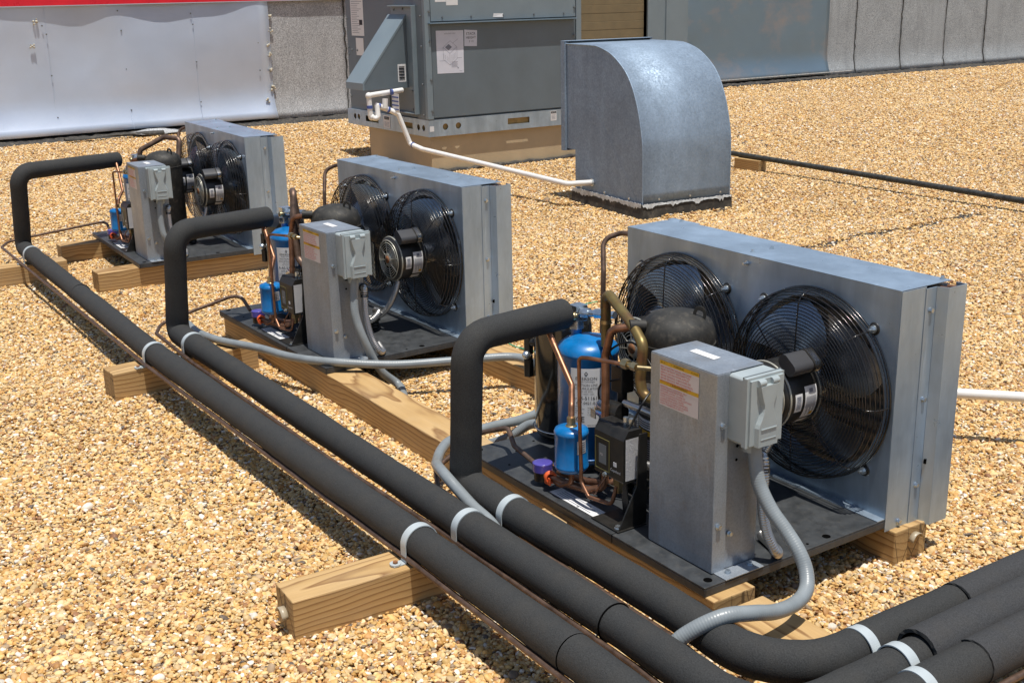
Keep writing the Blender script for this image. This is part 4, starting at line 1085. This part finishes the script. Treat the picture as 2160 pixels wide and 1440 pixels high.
def f_outletlid(b):
    y0, y1, z0, z1 = -.4195, -.331, .262, .3905; yc = (y0+y1)/2-.0
    b.prism([(y0+.006, z0+.002), (y1-.004, z0+.002), (y1-.002, z1-.004), (y0+.006, z1-.004)], 'x', .0145, .019, 0)
    # hourglass handle
    n = 16; L_ = []; R_ = []
    for i in range(n+1):
        t = i/n; z = z0-.001+(z1-z0-.014)*t
        w_ = .0265 if t < .34 else .0265-.013*math.sin(min(1, (t-.34)/.33)*math.pi/2) if t < .67 else .0135+.012*((t-.67)/.33)**.8
        L_.append((yc-w_, z)); R_.append((yc+w_, z))
    V = []; F = []
    for i in range(n+1):
        V += [(.019, *L_[i]), (.0275, L_[i][0]+.003, L_[i][1]), (.0275, R_[i][0]-.003, R_[i][1]), (.019, *R_[i])]
    for i in range(n):
        for k in range(3): F.append((4*i+k, 4*i+k+1, 4*i+k+5, 4*i+k+4))
    b.add(V, F, 0, False); b.add(V[:4], [(3, 2, 1, 0)], 0); b.add(V[-4:], [(0, 1, 2, 3)], 0)
    b.box(.0275, .0292, yc-.019, yc+.019, z0+.031, z0+.0335, 0); b.box(.0275, .0285, yc-.019, yc+.019, z0+.012, z0+.014, 0)
    b.cyl((.021, yc-.024, z1-.010), (.021, yc-.008, z1-.010), .0065, 12, 0); b.cyl((.021, yc+.008, z1-.010), (.021, yc+.024, z1-.010), .0065, 12, 0)
def f_gasket(b):
    y0, y1, z0, z1 = -.4195, -.331, .262, .3905
    b.box(.0038, .0062, y0-.0008, y1+.003, z1-.0015, z1+.0022, 0)
def f_warn(b):
    x0, x1, z0, z1 = -.1856, -.0770, .2955, .384; Y = -.4465-.0030; f = lambda u, v: (u, Y-.0005, v)
    b.quad((x0, Y, z0), (x1-x0, 0, 0), (0, 0, z1-z0), 0)
    for zt in (z1-.0075, .3375): b.quad((x0, Y-.0003, zt), (x1-x0, 0, 0), (0, 0, .0075), 1)
    b.text('!  WARNING', -.135, z1-.0058, .0062, f, 3, 'C'); b.text('!  AVERTISSEMENT', -.131, .3392, .0060, f, 3, 'C')
    b.text('37-1786-00', x1-.003, z1-.0052, .004, f, 3, 'R'); b.text('SH - W', x0+.003, z1-.0052, .004, f, 3)
    L1 = ['RISK OF ELECTRIC SHOCK, CAN CAUSE', 'INJURY OR DEATH. DISCONNECT ALL', 'REMOTE ELECTRIC POWER SUPPLIES', 'BEFORE SERVICING. TURN POWER OFF', 'BEFORE SERVICING. REPLACE ELECTRICAL', 'BOX COVER BEFORE APPLYING POWER.']
    L2 = ['RISQUE DE CHOC ELECTRIQUE, PEUT', 'CAUSER DES BLESSURES ET MEME', 'ENTRAINER LA MORT. COUPER LES', 'ALIMENTATIONS ELECTRIQUES A DISTANCE', 'AVANT LE DEPANNAGE. COUPER', "L'ALIMENTATION AVANT L'ENTRETIEN.", 'REMETTRE LE COUVERCLE DE LA BOITE', 'AVANT D\'ALIMENTER LE CIRCUIT.']
    for i, s_ in enumerate(L1): b.text(s_, x0+.003, z1-.0135-i*.0056, .0052, f, 2, xs=.92)
    for i, s_ in enumerate(L2): b.text(s_, x0+.003, .3320-i*.0048, .0046, f, 2, xs=.95)
def f_topl(b): b.add([(-.1675, -.3925, .3945), (-.0995, -.3935, .3945), (-.1010, -.3745, .3945), (-.1690, -.3735, .3945)], [(0, 1, 2, 3)], 0)
CP = (-.358, -.255)
def f_comp(b):
    b.lathe([(.0, .012), (.05, .012), (.072, .018), (.079, .032), (.079, .352), (.0795, .358), (.078, .372), (.071, .389), (.055, .402), (.03, .4095), (0, .411)], (*CP, 0), (0, 0, 1), 56, 0)
    b.torus((*CP, .345), (0, 0, 1), .0793, .0016, 56, 6, 0); b.torus((*CP, .05), (0, 0, 1), .0793, .003, 56, 6, 0)
    b.tube(fillet([(CP[0]-.02, CP[1]-.07, .385), (CP[0]-.035, CP[1]-.10, .387)], .01), .012, 14, 0)
    # lifting eye
    T = Matrix.Translation((CP[0]+.045, CP[1]+.02, .398)) @ Matrix.Rotation(math.radians(35), 4, 'Z')
    V = []; F = []
    n = 20
    for i in range(n):
        a = 2*math.pi*i/n
        for rr in (.0075, .014):
            for y in (-.0015, .0015): V.append(T @ Vector((rr*math.cos(a), y, .010+rr*1.25*math.sin(a))))
    for i in range(n):
        j = (i+1) % n
        for (p_, q_) in ((0, 1), (1, 3), (3, 2), (2, 0)): F.append((4*i+p_, 4*i+q_, 4*j+q_, 4*j+p_))
    b.add(V, F, 0, False)
def cmap(c, R_, th0):   # angle th0 + u/R, height v
    return lambda u, v: (c[0]+R_*math.cos(th0+u/R_), c[1]+R_*math.sin(th0+u/R_), v)
def f_complabel(b):
    th = math.radians(-84); f = cmap(CP, .0797, th); g_ = cmap(CP, .0801, th)
    patch(b, f, -.045, .045, .232, .268, 0); patch(b, f, -.045, .045, .163, .185, 0); patch(b, f, -.045, .045, .150, .160, 3); patch(b, f, -.045, .045, .08, .145, 1)
    b.text('EMERSON', 0, .250, .010, g_, 4, 'C'); b.text('Climate Technologies', 0, .242, .005, g_, 2, 'C')
    b.text('Copeland Scroll', 0, .208, .013, g_, 0, 'C')
    for k in range(3): patch(b, g_, -.04, .03, .167+.005*k, .169+.005*k, 2, 6)
    b.text('WARNING', 0, .152, .007, g_, 2, 'C')
    for k in range(12): patch(b, g_, -.042, .042, .084+.005*k, .0862+.005*k, 5, 6)
AC = (-.6005, -.307)
def f_accum(b):
    b.lathe([(0, .012), (.045, .013), (.062, .020), (.0685, .034), (.0685, .270), (.071, .273), (.071, .279), (.066, .290), (.052, .301), (.030, .307), (0, .309)], (*AC, 0), (0, 0, 1), 56, 0)
    b.cyl((-.640, -.309, .29), (-.640, -.309, .322), .0125, 16, 0); b.torus((*AC, .034), (0, 0, 1), .0688, .0016, 56, 6, 0)
def f_acclabel(b):
    th = math.radians(-40); f = cmap(AC, .0692, th); g_ = cmap(AC, .0697, th); w_ = .036
    patch(b, f, -w_, w_, .115, .252, 0, 18)
    n = 10; b.add([g_(.0, .2455), g_(.0042, .240), g_(0, .2345), g_(-.0042, .240)], [(0, 1, 2, 3)], 1); b.add([cmap(AC, .0700, th)(u, v) for u, v in ((0, .2428), (.002, .240), (0, .2372), (-.002, .240))], [(0, 1, 2, 3)], 0)
    b.text('EMERSON', 0, .2255, .0098, g_, 1, 'C', 1.15); b.text('Climate Technologies', 0, .2205, .0045, g_, 1, 'C')
    b.text('SUCTION LINE', 0, .2115, .0072, g_, 1, 'C', 1.1); b.text('ACCUMULATOR', 0, .2035, .0072, g_, 1, 'C', 1.1)
    b.text('FOR USE WITH', 0, .1975, .0045, g_, 1, 'C'); b.text('CFC / HCFC / HFC', 0, .1915, .0045, g_, 1, 'C')
    b.text('A-AS-511610', 0, .1795, .0118, g_, 1, 'C'); b.text('677-0421-01', 0, .1690, .0092, g_, 1, 'C')
    for k, s_ in enumerate(('MAX PRESSURE', '500 PSIG (34.5 BAR)', 'TEST PRESSURE', '650 PSIG (45 BAR)')): b.text(s_, -.034, .1620-.0050*k, .0036, g_, 1)
    for k, s_ in enumerate(('MAX. WORK. PRESS.', 'UL LIST', 'SA 1234', '1 3/8 ODF')): b.text(s_, .003, .1600-.0055*k, .0036, g_, 1)
    b.text('CE', -.024, .1270, .019, g_, 1, 'L', .9); b.text('MADE IN MEXICO', .003, .1185, .0035, g_, 1)
def f_valve(b):
    b.box(-.656, -.626, -.320, -.288, .335, .372, 0); b.hexnut((-.640, -.309, .318), (-.640, -.309, .337), .018, 0)
    b.hexnut((-.626, -.304, .356), (-.606, -.298, .358), .012, 0); b.cyl((-.606, -.298, .358), (-.585, -.292, .360), .008, 14, 0); b.hexnut((-.590, -.293, .360), (-.570, -.287, .362), .0115, 0); b.cyl((-.570, -.287, .362), (-.54, -.278, .364), .0085, 14, 0)
def f_valvecap(b): b.sphere((-.629, -.324, .350), .0095, 14, 10)
RC = (-.775, -.250)
def f_recv(b):
    b.lathe([(0, .004), (.05, .004), (.064, .012), (.070, .026), (.070, .285), (.067, .302), (.055, .315), (.03, .322), (0, .323)], (*RC, 0), (0, 0, 1), 56, 0)
    b.torus((*RC, .030), (0, 0, 1), .0708, .0016, 56, 6, 1)
def f_svc(b):
    x, y = -.846, -.302
    b.cyl((x, y, .285), (x, y, .245), .0062, 12, 0); b.hexnut((x, y, .248), (x, y, .205), .0125, 0); b.sphere((x+.006, y-.011, .204), .0105, 14, 10, 1); b.cyl((x, y, .200), (x, y, .188), .010, 14, 0); b.hexnut((x, y, .19), (x, y, .148), .0135, 0)
    b.cyl((x, y, .235), (x+.03, y+.012, .235), .010, 14, 0)
DC = (-.476, -.445)
def f_drier(b):
    b.lathe([(0, .060), (.030, .061), (.0355, .066), (.0375, .071), (.0375, .074), (.036, .077), (.036, .142), (.0375, .146), (.0375, .150), (.035, .156), (.024, .160), (0, .162)], (*DC, 0), (0, 0, 1), 48, 0)
    b.torus((*DC, .161), (0, 0, 1), .010, .0028, 20, 6, 1)
def f_drierlbl(b):
    f = cmap(DC, .0364, math.radians(2)); g_ = cmap(DC, .0368, math.radians(2)); patch(b, f, -.012, .012, .108, .138, 0, 6)
    for k in range(5): patch(b, g_, -.009, .008, .112+.005*k, .114+.005*k, 1, 4)
def f_prs(b):
    x0, x1, y0, y1 = -.3826, -.287, -.454, -.4065
    b.prism([(y0, .0935), (y1, .0935), (y1, .205), (y0+.012, .205), (y0, .186)], 'x', x0, x1, 0)
def f_prsdet(b):
    x0, x1, Y = -.3826, -.287, -.4545
    for (a, c, d, e) in ((x0+.004, x0+.050, .104, .105), (x0+.004, x0+.050, .172, .173), (x0+.004, x0+.005, .105, .172), (x0+.049, x0+.050, .105, .172)): b.box(a, c, Y-.0006, Y+.0005, d, e, 0)
    f = lambda u, v: (u, Y-.0004, v); b.text('Copeland', x0+.054, .112, .0085, f, 1); b.box(x0+.064, x0+.074, Y-.0006, Y, .124, .133, 1)
    b.box(x0+.016, x0+.040, Y-.0005, Y+.0001, .118, .160, 3); b.text('PSI', x0+.020, .135, .008, lambda u, v: (u, Y-.0009, v), 2)
def f_prsfoil(b): b.quad((-.2865, -.449, .099), (0, .036, 0), (0, 0, .090), 0)
def f_prsbolt(b):
    for k in range(2): b.hexnut((-.325+.014*k, -.418+.003*k, .205), (-.325+.014*k, -.418+.003*k, .220), .006, 0); b.cut()
    b.screw((-.345, -.4545, .098), (0, -1, 0), .004, 0)
def f_bracket(b):
    b.box(-.358, -.268, -.482, -.408, .0006, .0036, 0)
    b.prism([(-.475, .0036), (-.405, .0036), (-.405, .20), (-.425, .20), (-.430, .09), (-.462, .03)], 'x', -.2755, -.272, 0)
    b.prism([(-.340, .0036), (-.318, .0036), (-.335, .095), (-.352, .095)], 'y', -.412, -.409, 0)
def f_brbolt(b): b.screw((-.283, -.470, .0036), (0, 0, 1), .006, 0)
def f_sight(b):
    b.cyl((-.563, -.461, .012), (-.563, -.461, .034), .0195, 24, 1); b.cyl((-.563, -.461, .034), (-.563, -.461, .052), .0225, 28, 0); b.sphere((-.563, -.461, .052), .0222, 20, 8, 0, (1, 1, .12))
def f_clip(b):
    for k in range(3): b.torus((-.526+.004*k, -.467-.0015*k, .0325), (1, -.35, 0), .0115, .0028, 20, 6, 0)
    b.box(-.532, -.512, -.478, -.474, .018, .034, 0)
def tb(path, R_, rad, seg=12): return lambda b: b.tube(fillet(path, R_, 6), rad, seg, 0)
T2 = [(-.385, -.315, .378), (-.405, -.345, .378), (-.436, -.368, .372), (-.452, -.372, .31), (-.446, -.376, .26), (-.4148, -.402, .028), (-.445, -.425, .018), (-.50, -.452, .024), (-.526, -.467, .032), (-.563, -.461, .028)]
T4 = [(-.300, -.437, .341), (-.404, -.455, .333), (-.4275, -.46, .329), (-.4252, -.46, .178), (-.4209, -.46, .055), (-.395, -.46, .030), (-.335, -.445, .03), (-.33, -.43, .095)]
T3 = [(-.648, -.388, .336), (-.615, -.390, .300), (-.532, -.402, .228), (-.492, -.432, .200), (-.476, -.445, .162)]
T5 = [(-.476, -.445, .062), (-.476, -.446, .030), (-.500, -.458, .018), (-.526, -.467, .032)]
TD = [(-.84, .045, .4535), (-.905, .030, .452), (-.935, -.005, .435), (-.9, -.03, .36), (-.895, -.035, .30), (-.885, -.05, .05), (-.80, -.09, .03), (-.5, -.15, .04), (-.40, -.19, .06)]
TJ = [(-.56, -.42, .02), (-.48, -.40, .020), (-.415, -.385, .034), (-.41, -.36, .05)]
LOOP = {1: [(-.534, -.307, .30), (-.5345, -.307, .4265), (-.395, -.345, .385), (-.3424, -.36, .358), (-.3485, -.362, .2826), (-.340, -.362, .250), (-.30, -.350, .247)],
        2: [(-.534, -.307, .30), (-.54, -.307, .36), (-.545, -.315, .44), (-.48, -.34, .445), (-.45, -.36, .36), (-.43, -.362, .24), (-.38, -.35, .20), (-.34, -.34, .21)],
        3: [(-.534, -.307, .30), (-.534, -.307, .40), (-.50, -.20, .455), (-.43, -.15, .45), (-.41, -.17, .37)]}
def f_jbox(b):
    b.box(-.462, -.425, -.35, -.315, .225, .285, 0); b.cyl((-.443, -.333, .225), (-.443, -.333, .19), .011, 14, 0)
def f_elbow(b):
    b.sphere((-.470, -.365, .187), .021, 18, 12, 0, (.7, 1, 1)); b.cyl((-.472, -.365, .187), (-.450, -.362, .187), .021, 20, 0); b.cyl((-.451, -.362, .187), (-.415, -.356, .187), .0225, 20, 1); b.box(-.487, -.470, -.385, -.383, .165, .185, 0)
def f_bxs(b):
    for p_ in ([(-.43, -.37, .17), (-.405, -.375, .145), (-.385, -.37, .115), (-.36, -.35, .09)], [(-.40, -.36, .165), (-.38, -.365, .14), (-.37, -.36, .11), (-.36, -.34, .08)]): b.tube(catmull(p_, 10), .0075, 12, 0, ridge=(.0042, .09)); b.cut()
    b.tube(catmull([(-.42, -.345, .208), (-.35, -.35, .212), (-.28, -.355, .214), (-.21, -.36, .214)], 8), .0075, 12, 0, ridge=(.0042, .09)); b.cut()
    b.tube(catmull([(-.34, -.375, .10), (-.30, -.378, .112), (-.25, -.38, .116), (-.21, -.38, .116)], 8), .0085, 12, 0, ridge=(.0046, .09))
def f_bxm(b):
    b.tube(catmull([(-.19, -.13, .175), (-.196, -.138, .14), (-.225, -.15, .085), (-.27, -.165, .045), (-.33, -.19, .03), (-.40, -.22, .028)], 12), .0085, 14, 0, ridge=(.0048, .1)); b.cut()
    b.tube(catmull([(-.60, -.12, .175), (-.605, -.13, .12), (-.59, -.16, .05), (-.5, -.19, .028), (-.42, -.21, .026)], 12), .0085, 14, 0, ridge=(.0048, .1)); b.cut()
    b.tube(catmull([(-.33, -.27, .03), (-.28, -.24, .03), (-.24, -.21, .045), (-.26, -.17, .06), (-.32, -.15, .05)], 12), .010, 14, 0, ridge=(.0055, .1))
def f_bxc(b):
    b.tube(catmull([(-.032, -.338, .215), (-.012, -.345, .215), (-.004, -.350, .185), (-.008, -.346, .13), (-.006, -.335, .07), (.002, -.315, .022), (-.02, -.29, .010), (-.08, -.27, .012)], 14), .0095, 14, 0, ridge=(.0052, .1))
def f_bxcfit(b): b.cyl((-.034, -.338, .215), (-.020, -.342, .215), .013, 16, 0); b.cut(); b.cyl((-.010, -.346, .205), (-.005, -.3495, .190), .012, 16, 0)
def f_feet(b):
    for (x, y) in ((-.43, -.33), (-.28, -.18), (-.43, -.18), (-.28, -.33)):
        for k in range(3): b.torus((x, y, .010+.010*k), (0, 0, 1), .013, .006, 18, 6, 0)
        b.cyl((x, y, .0), (x, y, .038), .012, 16, 0); b.hexnut((x, y, .038), (x, y, .05), .008, 1); b.cut()
    b.box(-.45, -.26, -.345, -.165, .032, .037, 0)
def f_brass(b):
    b.hexnut((-.313, -.436, .342), (-.299, -.434, .341), .0105, 0); b.cyl((-.299, -.434, .341), (-.290, -.432, .341), .006, 12, 0); b.hexnut((-.291, -.432, .341), (-.278, -.430, .340), .0085, 0); b.cyl((-.278, -.430, .340), (-.262, -.40, .335), .005, 10, 0); b.cut()
    b.hexnut((-.333, -.430, .093), (-.333, -.430, .072), .012, 0); b.hexnut((-.333, -.430, .072), (-.333, -.430, .055), .009, 0)
def f_ferr(b):
    b.cyl((-.476, -.445, .161), (-.476, -.445, .181), .0095, 14, 0); b.cut(); b.cyl((-.534, -.307, .352), (-.534, -.307, .360), .0128, 16, 0)
def f_wires(b):
    for p_ in ([(-.30, -.43, .205), (-.29, -.40, .26), (-.32, -.345, .28), (-.40, -.335, .255)], [(-.43, -.35, .26), (-.47, -.37, .24), (-.49, -.36, .20), (-.47, -.365, .187)],
               [(-.44, -.35, .285), (-.45, -.36, .32), (-.40, -.34, .345), (-.34, -.335, .30), (-.30, -.36, .25), (-.215, -.37, .25)], [(-.39, -.41, .0935), (-.42, -.41, .05), (-.38, -.37, .02), (-.30, -.37, .015), (-.25, -.40, .03), (-.215, -.40, .05)]):
        b.tube(catmull(p_, 8), .0024, 6, 0); b.cut()
def f_cap2(b):
    b.tube(catmull([(-.36, -.43, .095), (-.37, -.45, .06), (-.40, -.44, .03), (-.47, -.41, .012), (-.55, -.39, .010), (-.62, -.41, .02)], 8), .0022, 6, 0)
def f_dark(b): b.tube([(-.388, -.320, .378), (-.405, -.345, .378)], .0098, 14, 0)
GU = 'condensing units in a row on timbers'
def unit(k, label):
    x, y, a = {1: (0, 0, 0), 2: (-1.6471, -.0002, .023), 3: (-3.3955, -.0229, -.0294)}[k]
    r = empty('condensing_unit', (x, y, .109), a); tag(r, label, 'condensing unit', GU)
    bp_ = part('base_plate', f_base, BASEM, r, bev=.002); part('drill_hole', f_basedetail, DARKHOLE, bp_); part('plate_label', f_platelabel, [WHITEL, INKG], bp_)
    fr = part('condenser_front', f_front, [GALV, BLACKM], r); part('condenser_housing', f_house, GALV, r, bev=.0006)
    rp = part('condenser_end_panel', f_right, GALV, r, bev=.0006); part('screw', f_rdetail, ZINC, rp); part('knockout', f_rhole, DARKHOLE, rp)
    part('coil', f_coil, [FINA, COPPER], r); part('coil_tube_end', f_tubesend, COPPER, r)
    for i, (cx, cz) in enumerate(FC):
        g_ = part('fan_guard', f_guard, BLACKG, r); g_.location = (cx, 0, cz)
        q_ = part('guard_bolt', f_gbolt, ZINC, g_); q_ = part('fan_blade', lambda b: f_prop(b, .75), BLADEM, g_); q_.rotation_euler.y = .4*i+.5*k
        mo = part('fan_motor', f_motor, [BLACKM, STEELRING, RUST, DARKHOLE], g_); part('motor_label', f_motorlabel, [WHITEL, INKG, YEL], g_)
        part('capacitor', f_cap, [CAPM, BLACKM, CHROME], g_)
    cb = part('control_box', f_control, GALVT, r, bev=.0006); part('screw', f_conscrew, ZINC, cb, key='cscrew'); part('screw_hole', f_conholes, DARKHOLE, cb)
    part('warning_label', f_warn, [LPINK, YEL, INKR, INK], cb); part('blank_label', f_topl, WHITEL, cb)
    ol = part('switch_cover', f_outlet, OUTLET, r, bev=.0015); part('cover_lid', f_outletlid, OUTLET, ol, bev=.0012); part('gasket', f_gasket, OUTLETD, ol)
    cm = part('compressor', f_comp, COMPM, r); part('compressor_label', f_complabel, [WHITEL, BLACKM, INK, YEL, INKB, INKG], cm); part('mounting_foot', f_feet, [BLACKM, ZINC], cm)
    part('terminal_box', f_jbox, BLACKM, cm, bev=.003)
    ac = part('accumulator', f_accum, BLUE, r); part('accumulator_label', f_acclabel, [WHITEL, INK], ac)
    va = part('service_valve', f_valve, ZINC, r, bev=.001); part('valve_cap', f_valvecap, BRASS, va)
    part('receiver', f_recv, [RECVM, CHROME], r); part('receiver_valve', f_svc, [BLACKM, ZINC], r)
    dr = part('filter_drier', f_drier, [BLUE, BRASS], r); part('drier_label', f_drierlbl, [FOIL, INKG], dr)
    pc = part('pressure_control', f_prs, BLACKM, r, bev=.004); part('gauge_window', f_prsdet, [YLINE, WHITEL, LPINK, OUTLETD], pc); part('foil_sticker', f_prsfoil, FOIL, pc); part('bolt', f_prsbolt, ZINC, pc, key='pbolt')
    br = part('bracket', f_bracket, BLACKM, r, bev=.001); part('bolt', f_brbolt, ZINC, br)
    part('sight_glass', f_sight, [PURPLE, BLACKM], r); part('orange_clip', f_clip, ORANGE, r)
    part('suction_loop', tb(LOOP[k], .022, .0112, 18), PATINA if k == 1 else COPPERD, r, key='loop%d' % k)
    part('copper_tube', tb(T2, .022, .0088, 14), COPPER, r, key='t2'); part('copper_tube', tb(T3, .016, .0068), COPPER, r, key='t3'); part('copper_tube', tb(T4, .012, .0042), COPPER, r, key='t4')
    part('copper_tube', tb(T5, .012, .0062), COPPER, r, key='t5'); part('copper_tube', tb(TD, .03, .0068, 14), COPPERD, r, key='td'); part('copper_tube', tb(TJ, .015, .008), COPPER, r, key='tj')
    part('brass_fitting', f_brass, BRASS, r); part('ferrule', f_ferr, BRASS, r); part('tape_wrap', f_dark, BLACKM, r)
    part('wire', f_wires, BLACKM, r); part('capillary_tube', f_cap2, COPPER, r)
    part('conduit_elbow', f_elbow, [CHROME, BLACKM], r); part('flexible_conduit', f_bxs, BX, r, key='bxs'); part('flexible_conduit', f_bxm, BX, r, key='bxm')
    part('flexible_conduit', f_bxc, BX, r, key='bxc'); part('conduit_fitting', f_bxcfit, BLACKM, r)
    return r
unit(1, 'nearest silver twin fan condensing unit, at right with bright blue accumulator')
unit(2, 'middle condensing unit of the row, between the other two in front of the gooseneck vent')
unit(3, 'farthest and smallest looking condensing unit, at the left near the silver wall')
